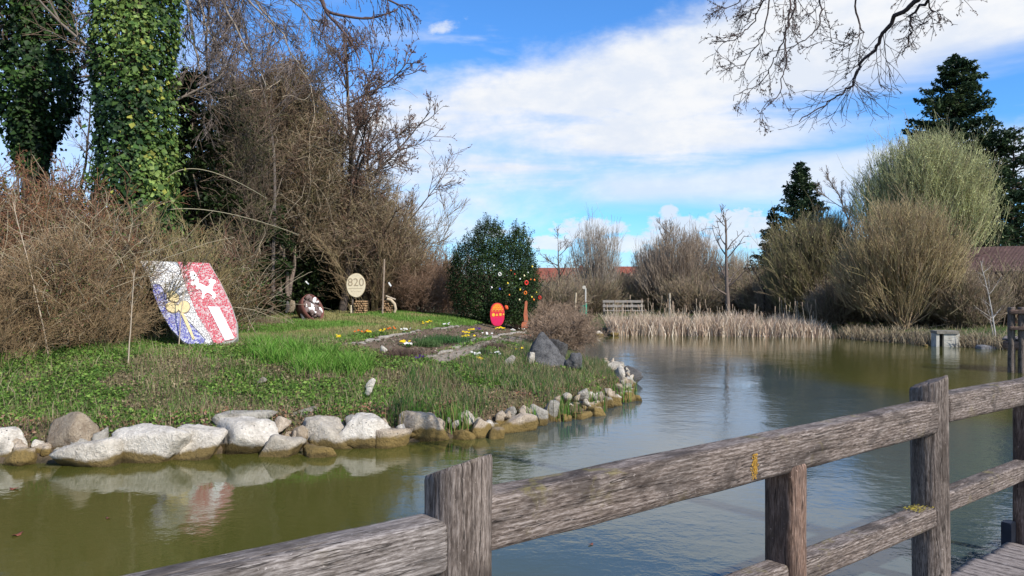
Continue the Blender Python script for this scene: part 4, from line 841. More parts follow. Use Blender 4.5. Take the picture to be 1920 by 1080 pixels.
def far_plants():
    # shoreline willows and bushes on the right
    W = thing('pollard_willow', 'large round willow of dense brown whips on the far right bank', 'willow', GP(1690, 37.0))
    dome_plant(W, 121, [(0, 0, 3.1, 2.7, 2.3, 2.5, 4600, 1.0), (-1.2, .2, 2.2, 1.7, 1.5, 1.5, 1300, .9), (1.3, 0, 2.4, 1.7, 1.5, 1.6, 1300, .9)], [(.27, .195, .12), (.34, .26, .15), (.42, .33, .18), (.33, .27, .13)], .0095, nst=60, rst=.045)
    V_ = thing('green_willow', 'tall willow with yellow green spring haze in front of the tall spruce', 'willow', GP(1745, 43))
    dome_plant(V_, 122, [(0, 0, 7.3, 3.2, 2.6, 2.7, 5200, 1.1), (-2.1, .2, 6.2, 1.8, 1.6, 2.0, 1500, 1.0), (2.0, 0, 6.4, 1.9, 1.6, 2.2, 1700, 1.0), (.4, .2, 8.3, 2.2, 1.8, 1.6, 1300, .9)], [(.28, .25, .15), (.38, .38, .19), (.46, .48, .23)], .010, up=.5, leaf=(42000, .085, [(.48, .49, .22), (.56, .56, .28), (.42, .42, .21)]), nst=44, rst=.07)
    O = thing('olive_willow', 'olive green bushy willow in front of the smaller spruce', 'willow', GP(1535, 45))
    dome_plant(O, 123, [(0, 0, 3.3, 2.5, 2.1, 2.7, 3600, 1.1), (-1.4, 0, 2.3, 1.7, 1.6, 1.7, 1200, 1.0), (1.5, 0, 2.6, 1.8, 1.5, 1.8, 1300, 1.0), (.1, 0, 4.9, 1.5, 1.4, 1.2, 800, .9)], [(.19, .155, .09), (.25, .22, .105), (.29, .26, .12), (.22, .17, .11)], .0105, leaf=(9000, .08, [(.28, .27, .11), (.24, .22, .10)]), nst=60, rst=.05)
    # grey brown bush bank, one plant copied
    Hs = thing('bare_bush', 'tall grey brown bush centred behind the reeds', 'bush', GP(1262, 60), 'bare bushes along the far bank')
    dome_plant(Hs, 124, [(0, 0, 3.6, 1.9, 1.7, 2.6, 1500, 1.2), (-1.1, 0, 2.4, 1.4, 1.3, 1.7, 600, 1.1), (1.1, 0, 2.6, 1.4, 1.3, 1.8, 600, 1.1)], [(.26, .20, .15), (.32, .25, .18), (.36, .29, .22)], .0115, up=.8, nst=46, rst=.05, noise_=.18)
    Lw = thing('bare_bush', 'low dense brown bush at the left end of the bench', 'bush', GP(1105, 56), 'bare bushes along the far bank')
    dome_plant(Lw, 125, [(0, 0, 1.2, 2.1, 1.7, 1.3, 1700, .9), (-1.2, 0, .9, 1.2, 1.2, .9, 500, .8), (1.2, 0, 1.0, 1.3, 1.2, 1.0, 500, .8)], [(.20, .15, .11), (.26, .20, .14), (.30, .23, .15), (.22, .19, .11)], .012, up=.4, nst=40, rst=.03, noise_=.4)
    for (s, px, Y, rz, sc, lab) in ((Hs, 1310, 66, 2, 1.0, 'grey brown bush just right of the tallest one behind the reeds'), (Hs, 1225, 70, 4, .85, 'grey brown bush left behind the tallest one'),
            (Lw, 1165, 64, 1, 1.0, 'low brown bush behind the bench'), (Lw, 1210, 62, 2, 1.05, 'low brown bush at the right end of the bench'), (Lw, 1300, 56, 3, 1.0, 'low brown bush behind the reeds below the tall grey one'), (Lw, 1350, 60, 4, 1.2, 'brown bush left of the dead tree'),
            (Lw, 1400, 58, 5, 1.2, 'dark brown bush right of the dead tree'), (Lw, 1440, 54, 1, 1.25, 'brown bush under the smaller spruce'), (Lw, 1480, 50, 2, 1.15, 'brown bush left of the olive willow'), (Lw, 1600, 44, 3, 1.2, 'brown bush between the olive willow and the round willow'),
            (Lw, 1040, 52, 3, .95, 'brown thorny bush by the far left reeds'), (Lw, 1130, 72, 4, 1.5, 'distant brown bush under the paired bare trees'), (Lw, 1085, 66, 2, 1.25, 'distant brown bush hiding the red roofed house'), (Lw, 1250, 78, 5, 1.6, 'distant brown bush behind the bench line'),
            (Lw, 1770, 38, 3, 1.0, 'dark brown bush right of the round willow'), (Lw, 1815, 37, 4, .95, 'brown bush behind the concrete outlet'), (Lw, 1570, 41, 5, .8, 'low brown bush left of the round willow trunk'), (Lw, 1870, 40, 5, 1.1, 'brown bush before the brick building'),
            (Lw, 1730, 42, 1, 1.35, 'brown bush behind the round willow'), (Lw, 1650, 43, 2, 1.2, 'dark bush left behind the round willow'), (Lw, 1860, 46, 1, 1.3, 'brown bush beside the brick building gable'), (Hs, 1380, 74, 1, .8, 'distant grey brown bush behind the dead tree'), (Hs, 1460, 62, 3, .75, 'distant grey bush behind the olive willow')):
        copy_tree(s, GP(px, Y), rz, sc, lab)
    SPc = [(.022, .045, .024), (.04, .068, .03), (.06, .09, .035)]
    conifer('spruce_tree', 'tallest dark spruce standing behind the green willow', GP(1803, 52), 17.9, 6.3, 131, SPc, 34, 9, -.05, 52000, .34, .05, pw=.62)
    conifer('spruce_tree', 'dark spruce at the right picture edge beside the tallest spruce', GP(1895, 50), 12.5, 4.2, 132, SPc, 22, 8, -.05, 12000, .28, .05, pw=.6)
    conifer('spruce_tree', 'smaller dark spruce left of the willows', GP(1510, 58), 11.6, 4.2, 133, SPc, 28, 9, -.02, 24000, .30, .05, pw=.8)
    conifer('spruce_tree', 'lowest dark spruce at the left of the smaller one', GP(1447, 60), 8.4, 2.8, 134, SPc, 22, 8, -.02, 9000, .28, .04, pw=.9)
    conifer('spruce_tree', 'dark fir low behind the round willow and brick building', GP(1840, 48), 9, 3.6, 135, SPc, 20, 9, -.04, 12000, .28, .02, pw=.45)
    bare_tree('dead_tree', 'dead tree with broken bare limbs standing on the far shore', GP(1366, 43), 6.0, .15, 141, [(.15, .115, .095), (.13, .105, .09), (.17, .14, .12)], 13, .95, .10, 4, 3, t0=.25, lb=.42, minr=.010, wob=.12, twist=.02)
    bare_tree('bare_tree', 'small crooked bare tree left of the taller round one', GP(1050, 58), 5.2, .13, 142, [(.12, .10, .085), BR, GY], 9, .8, .06, 7, 5, t0=.3, lb=.6, minr=.012)
    t = thing('bare_tree', 'pale bare tree with a round airy crown against the clouds', 'tree', GP(1116, 60)); dome_plant(t, 143, [(0, 0, 4.6, 1.9, 1.6, 2.3, 800, 1.1), (-.9, 0, 3.2, 1.2, 1.1, 1.5, 260, 1.0), (.9, 0, 3.4, 1.2, 1.1, 1.5, 260, 1.0)], [(.34, .29, .24), (.40, .35, .29), (.28, .22, .17)], .0095, up=1.1, nst=40, rst=.055, noise_=.22)
    t = thing('bare_tree', 'brown airy bare tree at the left of the tallest grey brown bush', 'tree', GP(1222, 70)); dome_plant(t, 149, [(0, 0, 3.6, 1.8, 1.5, 2.2, 560, 1.1)], [(.30, .24, .19), (.36, .30, .24)], .010, up=1.1, nst=30, rst=.05, noise_=.25)
    bare_tree('bare_tree', 'grey bare tree rising behind the tall grey brown bush', GP(1250, 68), 7.4, .12, 144, [GY, GY, (.22, .18, .15)], 20, .5, .08, 8, 6, t0=.2, lb=.5, minr=.012, wob=.07)
    bare_tree('young_birch', 'thin pale birch beside the dock on the right bank', GP(1868, 31), 3.4, .035, 145, [(.42, .39, .35), (.22, .17, .14), BR], 12, .8, .03, 5, 4, t0=.25, lb=.35, minr=.006)
    bare_tree('young_birch', 'second shorter thin birch just left of the dock birch', GP(1862, 32), 1.9, .022, 146, [(.38, .33, .29), (.22, .17, .14), BR], 6, .8, .03, 4, 0, t0=.4, lb=.3, minr=.005)
    bare_tree('bare_tree', 'grey bare tree left behind the green willow', GP(1625, 50), 8.6, .13, 147, [GY, GY, (.23, .19, .15)], 18, .6, .05, 9, 8, t0=.2, lb=.45, minr=.011, wob=.08)
    bare_tree('bare_tree', 'thin bare tree left of the olive willow', GP(1432, 50), 4.6, .07, 148, [DK, BR, BR], 8, .9, .05, 5, 4, t0=.4, lb=.5, minr=.01)
    # distant line of woodland closing the view
    rng = NR(150); n = 60000; x = rng.uniform(-190, 230, n); y = rng.uniform(120, 150, n); top = 3.5+3.2*fbm(p3(x*.05, 0*x), 4, 2); z = .5+top*rng.uniform(0, 1, n)**.8*(.6+.5*fbm(p3(x*.4, 0*x), 2, 9))
    cl = np.asarray([(.10, .08, .06), (.12, .10, .07), (.06, .07, .035), (.14, .11, .085)])[rng.integers(0, 4, n)]; v, f, cc = leaves(p3(x, y, z).reshape(-1, 3), nrm(rng.normal(size=(n, 3))), .8, cl, rng, .6)
    tag(obj('distant_woodland', mesh_np('distant_woodland', v, [f], cc), M['dry']), 'distant brown line of leafless woodland on the horizon', 'woodland', None, 'stuff')
    # tangle of thorny brush on the neck of the point
    T = thing('thorn_brush', 'reddish thorny brush right of the dark bush behind the boulders', 'shrub', GP(1040, 24), 'thorny brush at the neck of the point')
    shrub_parts(T, 151, [(.20, .14, .10), (.24, .17, .12), (.28, .20, .14)], .006, n0=60, spread=1.25, H=1.15, n1=10, n2=9, r0=.009, wob=.16, up=-.01, ang=.7, l1=.5, l2=.5, ring=.7)
    for (px, Y, rz, sc, lab) in ((1065, 28, 1, 1.0, 'thorny brush behind the jagged grey rock'), (1035, 30, 2, 1.15, 'thorny brush against the right side of the dark bush'), (1085, 34, 3, .9, 'thorny brush where the point meets the far shore'), (1010, 31, 4, 1.2, 'thorny brush directly behind the rusty figure'), (1055, 38, 5, 1.4, 'farthest thorny brush at the neck of the point')):
        copy_tree(T, GP(px, Y), rz, sc, lab)
far_plants()

# ------------------------------------------------------------------ overhanging branches of a tree on the near bank
def overhang():
    t = thing('overhanging_tree', 'leafless tree whose budding dark branches hang in from the top right', 'tree', (9.2, .6, 0)); base = Vector((9.2, .6, 0)); rng = NR(201)
    z0 = float(ground_z(9.2, .6)); b = np.array([9.2, .6, 0])
    P = np.array([[0, 0, z0-.2], [.1, 0, 2], [-.1, .2, 4], [-.5, .8, 6], [-1.0, 1.6, 7.4]])
    V, F, C = tubes_join([(P[None], .24, .11, 12, (.10, .08, .07))]); obj('trunk', mesh_np('trunk', V, F, C, True), M['twig'], t)
    def limb(pts, r0, r1):
        Q = [b+P[-1]]
        for (px, py, Y) in pts: Q.append(PX(px, py, Y))
        Q = np.array(Q); s = np.linspace(0, len(Q)-1, (len(Q)-1)*6+1); i = np.minimum(s.astype(int), len(Q)-2); f = (s-i)[:, None]
        # Catmull-Rom
        q0 = Q[np.maximum(i-1, 0)]; q1 = Q[i]; q2 = Q[i+1]; q3 = Q[np.minimum(i+2, len(Q)-1)]
        C_ = .5*((2*q1)+(-q0+q2)*f+(2*q0-5*q1+4*q2-q3)*f**2+(-q0+3*q1-3*q2+q3)*f**3); C_ += rng.normal(0, .012, C_.shape); return C_-b
    main = limb([(1900, -260, 6.2), (1760, -60, 6.4), (1712, 5, 6.6), (1672, 42, 6.8), (1640, 88, 7.0), (1608, 130, 7.1), (1598, 158, 7.1), (1556, 190, 7.2), (1500, 226, 7.2)], 0, 0)
    main2 = limb([(1900, -260, 6.2), (1780, -40, 6.6), (1716, 20, 6.9), (1708, 62, 7.0), (1694, 96, 7.1)], 0, 0)
    hang = [limb([(1800, -300, 6.6), (1640, -150, 7.2), (1510, -40, 7.4), (1488, 20, 7.5), (1473, 60, 7.5), (1452, 110, 7.6), (1430, 150, 7.7), (1372, 188, 7.7)], 0, 0),
            limb([(1800, -300, 6.6), (1640, -150, 7.2), (1500, -50, 7.4), (1478, 50, 7.3), (1474, 110, 7.3), (1460, 170, 7.3), (1418, 216, 7.3)], 0, 0),
            limb([(1700, -280, 6.8), (1560, -140, 7.4), (1450, -30, 7.6), (1420, 30, 7.8), (1385, 70, 7.8), (1345, 76, 7.8)], 0, 0),
            limb([(1700, -260, 6.8), (1560, -120, 7.4), (1420, -20, 7.6), (1380, 5, 7.8), (1326, 20, 7.8)], 0, 0),
            limb([(1800, -240, 6.6), (1680, -100, 7.0), (1612, -10, 7.2), (1610, 40, 7.3), (1616, 60, 7.3), (1580, 84, 7.3), (1555, 70, 7.3)], 0, 0),
            limb([(1800, -240, 6.6), (1660, -120, 7.0), (1545, -30, 7.4), (1538, 40, 7.4), (1500, 80, 7.5), (1440, 96, 7.6)], 0, 0),
            limb([(1800, -280, 6.8), (1600, -140, 7.4), (1470, -60, 7.6), (1432, 60, 7.7), (1400, 110, 7.8), (1384, 130, 7.8)], 0, 0),
            limb([(1950, -240, 6.2), (1800, -100, 6.5), (1744, 0, 6.8), (1750, 22, 6.8), (1736, 44, 6.8)], 0, 0)]
    segs = [(main[None], .029, .0045, 7, (.06, .045, .045)), (main2[None], .024, .004, 6, (.06, .045, .045))]+[(h[None], .015, .003, 5, (.07, .052, .048)) for h in hang]
    V, F, C = tubes_join(segs); obj('limbs', mesh_np('limbs', V, F, C, True), M['twig'], t)
    lst = []; tips = []
    for h, m, ln, down in [(main, 15, .75, -.10), (main2, 5, .5, -.12)]+[(q, 10, .5, -.10) for q in hang]:
        Dh = nrm(np.gradient(h, axis=0)); S, D, L, tt = kids(rng, h[None], Dh[None], np.array([1.0]), m, .42, 1, .7, ln, .5)
        P1, D1 = strands(rng, S, D, L, 7, .13, down*.6); lst.append((P1, .0038, .002, 3, (.075, .055, .05)))
        S, D, L2, tt = kids(rng, P1, D1, L, 6, .15, 1, .75, .5, .3); P2, D2 = strands(rng, S, D, L2, 4, .14, down*.5); lst.append((P2, .0026, .0016, 3, (.085, .06, .052)))
        S, D, L3, tt = kids(rng, P2, D2, L2, 2, .3, 1, .8, .45, .3); P3, D3 = strands(rng, S, D, L3, 2, .1, 0); lst.append((P3, .0021, .0014, 3, (.09, .062, .052)))
        if h is not main and h is not main2: tips.append((P2, D2))
    V, F, C = tubes_join(lst); obj('twigs', mesh_np('twigs', V, F, C), M['twig'], t)['kind'] = 'stuff'
    Q = []; 
    for P2, D2 in tips: Q.append(P2[:, 1:].reshape(-1, 3)+rng.normal(0, .006, P2[:, 1:].reshape(-1, 3).shape))
    Q = np.concatenate(Q); Q = Q[rng.uniform(size=len(Q)) < .75]; v, f, cc = leaves(Q, nrm(rng.normal(size=Q.shape)), .024, (.10, .065, .05), rng, .45, .6); obj('buds', mesh_np('buds', v, [f], cc), M['veg'], t)['kind'] = 'stuff'
overhang()
def overhang_left():
    base = GP(500, 17); t = thing('overhanging_tree', 'leafless birch reaching in from the top left with hanging catkins', 'tree', (0, 0, 0)); rng = NR(211)
    bx = np.array([-7.2, 15.5, 0]); z0 = float(ground_z(bx[0], bx[1]))
    # its stem stands behind the ivy column and is seen only above
    bx = GP(262, 20.6); P = np.array([bx+[0, 0, -.2], bx+[.1, 0, 4], bx+[.3, -.2, 8], bx+[1.2, -.8, 10.6], bx+[3.0, -1.8, 11.4]]); V, F, C = tubes_join([(P[None], .16, .07, 10, (.2, .18, .16))]); obj('trunk', mesh_np('trunk', V, F, C, True), M['twig'], t)
    def pl(pts):
        Q = np.array([P[-1]]+[PX(*p) for p in pts]); s = np.linspace(0, len(Q)-1, (len(Q)-1)*5+1); i = np.minimum(s.astype(int), len(Q)-2); f = (s-i)[:, None]; q0 = Q[np.maximum(i-1, 0)]; q1 = Q[i]; q2 = Q[i+1]; q3 = Q[np.minimum(i+2, len(Q)-1)]
        return .5*((2*q1)+(-q0+q2)*f+(2*q0-5*q1+4*q2-q3)*f**2+(-q0+3*q1-3*q2+q3)*f**3)
    L = [pl([(560, -90, 17.5), (600, -10, 17), (612, 22, 17), (636, 50, 17), (658, 78, 17), (674, 112, 17)]), pl([(560, -90, 17.5), (600, -5, 17), (614, 20, 17), (650, 30, 17), (690, 34, 17), (722, 26, 17), (746, 17, 17)]), pl([(560, -110, 17.5), (640, -60, 17), (690, -20, 17), (730, 0, 17), (760, 14, 17)])]
    V, F, C = tubes_join([(q[None], .05, .016, 6, (.10, .065, .06)) for q in L]); obj('limbs', mesh_np('limbs', V, F, C, True), M['twig'], t)
    lst = []; Q = []
    for q in L:
        D = nrm(np.gradient(q, axis=0)); S, d, ln, tt = kids(rng, q[None], D[None], np.array([1.]), 16, .35, 1, .9, .9, .3); P1, D1 = strands(rng, S, d, ln, 7, .12, -.28); lst.append((P1, .009, .006, 3, (.12, .08, .07)))
        S, d, l2, tt = kids(rng, P1, D1, ln, 4, .2, 1, .6, .45, .3); P2, D2 = strands(rng, S, d, l2, 4, .1, -.3); lst.append((P2, .006, .005, 3, (.12, .08, .07))); Q.append(P2[:, -1]); Q.append(P1[:, 3:].reshape(-1, 3))
    V, F, C = tubes_join(lst); obj('twigs', mesh_np('twigs', V, F, C), M['twig'], t)['kind'] = 'stuff'; Q = np.concatenate(Q)
    v, f, cc = leaves(Q, nrm(rng.normal(size=Q.shape)*[1, 1, .1]), .06, (.14, .08, .06), rng, .35, .6); obj('catkins', mesh_np('catkins', v, [f], cc), M['veg'], t)['kind'] = 'stuff'
overhang_left()
def twig_haze():
    t = thing('bare_tree', 'leafless tree whose fine drooping twigs veil the sky right of the sunlit ivy trunk', 'tree', (0, 0, 0)); rng = NR(233); b = GP(272, 21.5)
    P = np.array([b+[0, 0, -.2], b+[-.1, 0, 3.5], b+[.1, 0, 7], b+[.2, 0, 10.2]]); V, F, C = tubes_join([(P[None], .15, .07, 10, (.2, .17, .145))]); obj('trunk', mesh_np('trunk', V, F, C, True), M['twig'], t)
    L = []
    for (x0, y0, x1, y1, xm, ym) in ((345, -90, 440, 148, 372, 40), (345, -110, 500, 160, 430, 20), (345, -100, 560, 120, 490, -20), (345, -60, 400, 190, 352, 90), (345, -120, 600, 60, 520, -60), (345, -110, 520, 60, 440, -30)):
        p = PX(x0, y0, 21.5); q = PX(x1, y1, 20.0); m = PX(xm, ym, 20.6); s = np.linspace(0, 1, 16)[:, None]; L.append((1-s)**2*p+2*s*(1-s)*m+s*s*q+rng.normal(0, .03, (16, 3)))
    L = np.array(L); V, F, C = tubes_join([(L, .05, .012, 6, vary(rng, (.25, .215, .18), len(L), .15))]); obj('branches', mesh_np('branches', V, F, C, True), M['twig'], t)
    D = nrm(np.gradient(L, axis=1)); S, d, ln, _ = kids(rng, L, D, np.full(len(L), 3.5), 16, .15, 1, .8, .42, .3); P1, D1 = strands(rng, S, d, ln, 7, .12, -.07); S, d, l2, _ = kids(rng, P1, D1, ln, 9, .1, 1, .7, .5, .3); P2, D2 = strands(rng, S, d, l2, 5, .12, -.06)
    S, d, l3, _ = kids(rng, P2, D2, l2, 5, .1, 1, .6, .5, .3); P3, D3 = strands(rng, S, d, l3, 3, .1, -.05)
    V, F, C = tubes_join([(P1, .013, .006, 3, vary(rng, (.19, .15, .13), len(P1))), (P2, .007, .0045, 3, vary(rng, (.19, .15, .13), len(P2))), (P3, .005, .004, 3, vary(rng, (.20, .16, .14), len(P3)))]); obj('twigs', mesh_np('twigs', V, F, C), M['twig'], t)['kind'] = 'stuff'
twig_haze()
def floating():
    lm = plain('dead_leaf', (.16, .05, .03), .6, .3, 30, .2)
    for i, (px, py, lab) in enumerate(((26, 917, 'reddish brown leaf floating on the water at the left edge, the farther one'), (34, 1003, 'reddish brown leaf floating on the water at the left edge, nearest one'), (203, 972, 'small brown leaf floating on the olive water left of the shield reflection'), (1108, 1021, 'tiny dark leaf floating on the water below the top rail'))):
        Y = FPX*EYE/(py-HOR); x = (px-960)/FPX*Y; n = 9; a = np.linspace(0, 2*np.pi, n, endpoint=False); r = .045*(1+.3*np.sin(3*a+i)); V = np.concatenate([np.stack([r*np.cos(a), r*.6*np.sin(a), .004+.008*np.cos(2*a)], 1), [[0, 0, .003]]]); V2 = V-[0, 0, .003]
        F = np.array([[j, (j+1) % n, n] for j in range(n)]); F2 = F[:, ::-1]+n+1; S_ = np.array([[j, j+n+1, (j+1) % n+n+1, (j+1) % n] for j in range(n)]); o = obj('floating_leaf', mesh_np('floating_leaf', np.concatenate([V, V2]), [np.concatenate([F, F2]), S_]), lm); o.location = (x, Y, .008); o.rotation_euler = (0, 0, i*1.3); o.scale = (.6,)*3 if i > 1 else (1.1,)*3; tag(o, lab, 'leaf')
floating()

# ------------------------------------------------------------------ ground cover
def scatter(rng, n, x0, x1, y0, y1, cond=None):
    x = rng.uniform(x0, x1, n); y = rng.uniform(y0, y1, n); d = poly_dist(x, y); k = d > .12
    k &= np.abs(x) < y*.72+.8
    if cond is not None: k &= cond(x, y, d)
    x, y, d = x[k], y[k], d[k]; return x, y, d, np.stack([x, y, ground_z(x, y)], 1)
GREENS = np.array([(.065, .13, .022), (.10, .19, .03), (.145, .25, .04), (.19, .28, .06)])
BROWNS = np.array([(.23, .16, .10), (.29, .22, .14), (.15, .10, .065), (.26, .23, .11)])
def ground_cover():
    rng = NR(301)
    inbed = lambda x, y: (poly_dist(x, y, np.array(BED1)) < 0)
    inpath = lambda x, y: (poly_dist(x, y, np.array(PATH)) < .02)
    parts = []
    # low leaves and litter on the slope
    x, y, d, P = scatter(rng, 120000, -10.5, 3.2, 9.9, 19, lambda x, y, d: (d < 6.5) & ~inbed(x, y) & ~inpath(x, y) & (d > .30))
    patch = fbm(p3(x*1.1, y*1.1), 4, 31)+rng.normal(0, .06, len(x)); nearb = 1-sstep(d, .5, 1.4); right = sstep(x, -2.2, .2)
    g = patch-.10*nearb-.03*right > .455
    col = np.where(g[:, None], GREENS[rng.integers(0, 4, len(x))], BROWNS[rng.integers(0, 4, len(x))])
    yel = rng.uniform(size=len(x)) < .03; col = np.where(yel[:, None], (.20, .22, .05), col)
    P[:, 2] += rng.uniform(0, .07, len(x))+np.where(g, .02, 0)
    parts.append(leaves(P, nrm(rng.normal(0, .55, P.shape)+[0, -.15, .8]), np.where(g, .056, .042), col, rng, .7, .3, .2))
    # tiny grassy blades between
    x, y, d, P = scatter(rng, 70000, -10.5, 3.2, 10.1, 19, lambda x, y, d: (d > .35) & ~inbed(x, y) & ~inpath(x, y))
    dry = (fbm(p3(x*1.4, y*1.4), 3, 40)+rng.normal(0, .1, len(x)) > .5)
    col = np.where(dry[:, None], (.32, .27, .14), (.13, .23, .045)); parts.append(blades(P, rng.uniform(.04, .14, len(x)), .006, .6, col, rng))
    # scattered taller weeds and straw
    x, y, d, P = scatter(rng, 16000, -10.5, 3.0, 10.3, 17, lambda x, y, d: (d > .45) & ~inbed(x, y) & ~inpath(x, y)); k = fbm(p3(x*2.2, y*2.2), 3, 88) > .5; P = P[k]; n_ = len(P)
    parts.append(blades(P, rng.uniform(.10, .34, n_), .007, .7, np.array([(.42, .34, .21), (.30, .22, .13), (.13, .24, .045), (.11, .21, .04)])[rng.integers(0, 4, n_)], rng))
    V, F, C = joinp(parts); tag(obj('slope_plants', mesh_np('slope_plants', V, [F], C), M['grass']), 'mixed creeping green weeds and brown litter on the bank slope', 'ground cover', None, 'stuff')
    # crumbs, dead leaves and sprouts on the bed and path
    x = rng.uniform(-4, 2, 9000); y = rng.uniform(14, 32, 9000); k = inbed(x, y) | inpath(x, y); x, y = x[k], y[k]; P = np.stack([x, y, ground_z(x, y)+.015], 1); n_ = len(x); cl = np.array([(.24, .17, .12), (.14, .10, .07), (.34, .28, .22), (.09, .14, .04)])[rng.integers(0, 4, n_)]
    V, F, C = leaves(P, nrm(rng.normal(0, .5, P.shape)+[0, 0, .8]), .06, cl, rng); tag(obj('bed_litter', mesh_np('bed_litter', V, [F], C), M['grass']), 'crumbs of soil, dead leaves and sprouts strewn over the flower bed', 'litter', None, 'stuff')
    # lawn behind
    x, y, d, P = scatter(rng, 210000, -13, 3.0, 14, 34, lambda x, y, d: (d > 3.2) & ~inbed(x, y) & ~inpath(x, y))
    k = rng.uniform(size=len(x)) < np.clip(1.25-(y-14)*.03, .4, 1); P, x, y, d = P[k], x[k], y[k], d[k]
    q = fbm(p3(x*.6, y*.6), 4, 55); dry = q+rng.normal(0, .07, len(x)) > .54; col = np.where(dry[:, None], (.30, .27, .11), (.14, .25, .045)); h = rng.uniform(.035, .11, len(x))
    V, F, C = blades(P, h, .009+.0004*y, .5, col, rng); tag(obj('lawn_grass', mesh_np('lawn_grass', V, [F], C), M['grass']), 'short patchy spring lawn around the sign and the barrel', 'grass', None, 'stuff')
    # lush bright tufts
    x, y, d, P = scatter(rng, 60000, -5, -1.6, 12.2, 15.2, lambda x, y, d: True)
    c = [hit(530, 672), hit(640, 690), hit(600, 676), hit(510, 668), hit(560, 672), hit(610, 684), hit(655, 695), hit(535, 655), hit(590, 690), hit(480, 660)]
    w = np.max([np.exp(-(((x-q[0])/.36)**2+((y-q[1])/.42)**2)) for q in c], 0); k = rng.uniform(size=len(x)) < (w*1.1-.15)*.75; P = P[k]
    V, F, C = blades(P, rng.uniform(.08, .34, len(P))*(.2+1.4*fbm(p3(P[:, 0]*4, P[:, 1]*4), 3, 4)), .015, 1.0, np.array([(.11, .25, .03), (.16, .32, .05), (.075, .18, .02), (.22, .31, .08)])[rng.integers(0, 4, len(P))], rng, 1.3)
    tag(obj('lush_grass', mesh_np('lush_grass', V, [F], C), M['grass']), 'patch of lush bright green long grass on the slope', 'grass', None, 'stuff')
    # iris-like upright leaves along the point
    x, y, d, P = scatter(rng, 90000, -1.9, 3.2, 11.6, 19.5, lambda x, y, d: (d > .35) & (d < 2.6+.6*(x > .5)) & ~inpath(x, y))
    q = fbm(p3(x*1.1, y*1.1), 3, 66); k = (q+rng.normal(0, .05, len(x)) > .46) & (rng.uniform(size=len(x)) < .5); P = P[k]; q = q[k]
    dr = rng.uniform(size=len(P)) < .46; col = np.where(dr[:, None], (.27, .21, .12), np.array([(.06, .14, .03), (.085, .18, .035), (.05, .12, .045)])[rng.integers(0, 3, len(P))])
    V, F, C = blades(P, rng.uniform(.07, .26, len(P)), .010, .6, col, rng, 1.15); tag(obj('iris_leaves', mesh_np('iris_leaves', V, [F], C), M['grass']), 'upright green and straw coloured leaves growing along the point', 'ground cover', None, 'stuff')
    # named clumps of water iris at the edge
    i = 0
    for (px, Yoff, lab) in ((768, .35, 'clump of tall iris leaves above the brown boulder'), (850, .2, 'tall iris clump between two brown boulders at the water'), (992, .1, 'iris clump left of the upright grey stone'), (1046, .05, 'iris clump standing at the water between pale stones'),
                            (1072, .0, 'small iris clump right of the white stones'), (1122, .05, 'sparse iris spears in front of the ochre stones'), (1160, .3, 'tall brown and green spears near the tip of the point'), (1178, -.1, 'iris spears in the water at the tip')):
        ys = np.arange(9, 24, .05); dd = poly_dist((px-960)/FPX*ys, ys); Y = ys[np.argmax(dd > 0)]+Yoff; p = np.array([(px-960)/FPX*Y, Y, max(0, float(ground_z((px-960)/FPX*Y, Y)))-.03]); n = 110 if i < 2 else 40
        t = p+np.stack([rng.normal(0, .13, n), rng.normal(0, .1, n), np.zeros(n)], 1)-p; V, F, C = blades(t, rng.uniform(.25, .52, n), .017, .22, np.array([(.09, .20, .03), (.12, .24, .04), (.24, .2, .08)])[rng.integers(0, 3, n)], rng)
        o = obj('iris_clump', mesh_np('iris_clump', V, [F], C), M['grass']); o.location = p; tag(o, lab, 'water plant', 'iris clumps at the water edge'); i += 1
    # dead straw and leaves just above the stones
    x, y, d, P = scatter(rng, 60000, -10, 3.2, 10, 20, lambda x, y, d: (d > .28) & (d < .95)); k = rng.uniform(size=len(x)) < .8*(fbm(p3(x*1.8, y*1.8), 3, 70) > .42); P = P[k]
    a = leaves(P+np.stack([0*P[:, 0], 0*P[:, 0], rng.uniform(0, .10, len(P))], 1), nrm(rng.normal(0, .8, P.shape)+[0, -.4, .5]), .05, np.array([(.28, .14, .085), (.20, .10, .065), (.34, .22, .15)])[rng.integers(0, 3, len(P))], rng, .5, .5)
    k = rng.uniform(size=len(P)) < .35; b_ = blades(P[k], rng.uniform(.08, .22, k.sum()), .006, .9, (.30, .22, .14), rng)
    V, F, C = joinp([a, b_]); tag(obj('leaf_litter', mesh_np('leaf_litter', V, [F], C), M['dry']), 'russet dead leaves and straw lodged above the boulders', 'litter', None, 'stuff')
    # small heather-like plants on the bed
    for (px, py, n, r, c, lab) in ((500, 608, 500, .5, (.30, .24, .15), 'tuft of pale dry grass on the lawn right of the shield'), (745, 668, 700, .5, (.13, .085, .065), 'brown heather cushion at the near end of the bed'), (925, 655, 420, .22, (.12, .08, .065), 'dark brown heather beside the path'),
                                   (830, 642, 900, .55, (.05, .12, .035), 'dark green leafy patch in the middle of the bed'), (800, 650, 600, .22, (.09, .15, .05), 'grey green patch at the left of the dark leafy patch'), (905, 668, 500, .2, (.07, .09, .04), 'dull green cushion right of the path end')):
        p = hit(px, py); q = rng.normal(0, 1, (n, 3))*[r*.55, r*.4, 0]; V, F, C = blades(q, rng.uniform(.08, .2, n)*(1.6 if px == 500 else 1), .009, .5, c, rng)
        v, f, cc = leaves(q+[0, 0, .06], nrm(rng.normal(size=(n, 3))), .035, c, rng); V, F, C = joinp([(V, F, C), (v, f, cc)]); o = obj('low_plant', mesh_np('low_plant', V, [F], C), M['grass']); o.location = p; tag(o, lab, 'plant')
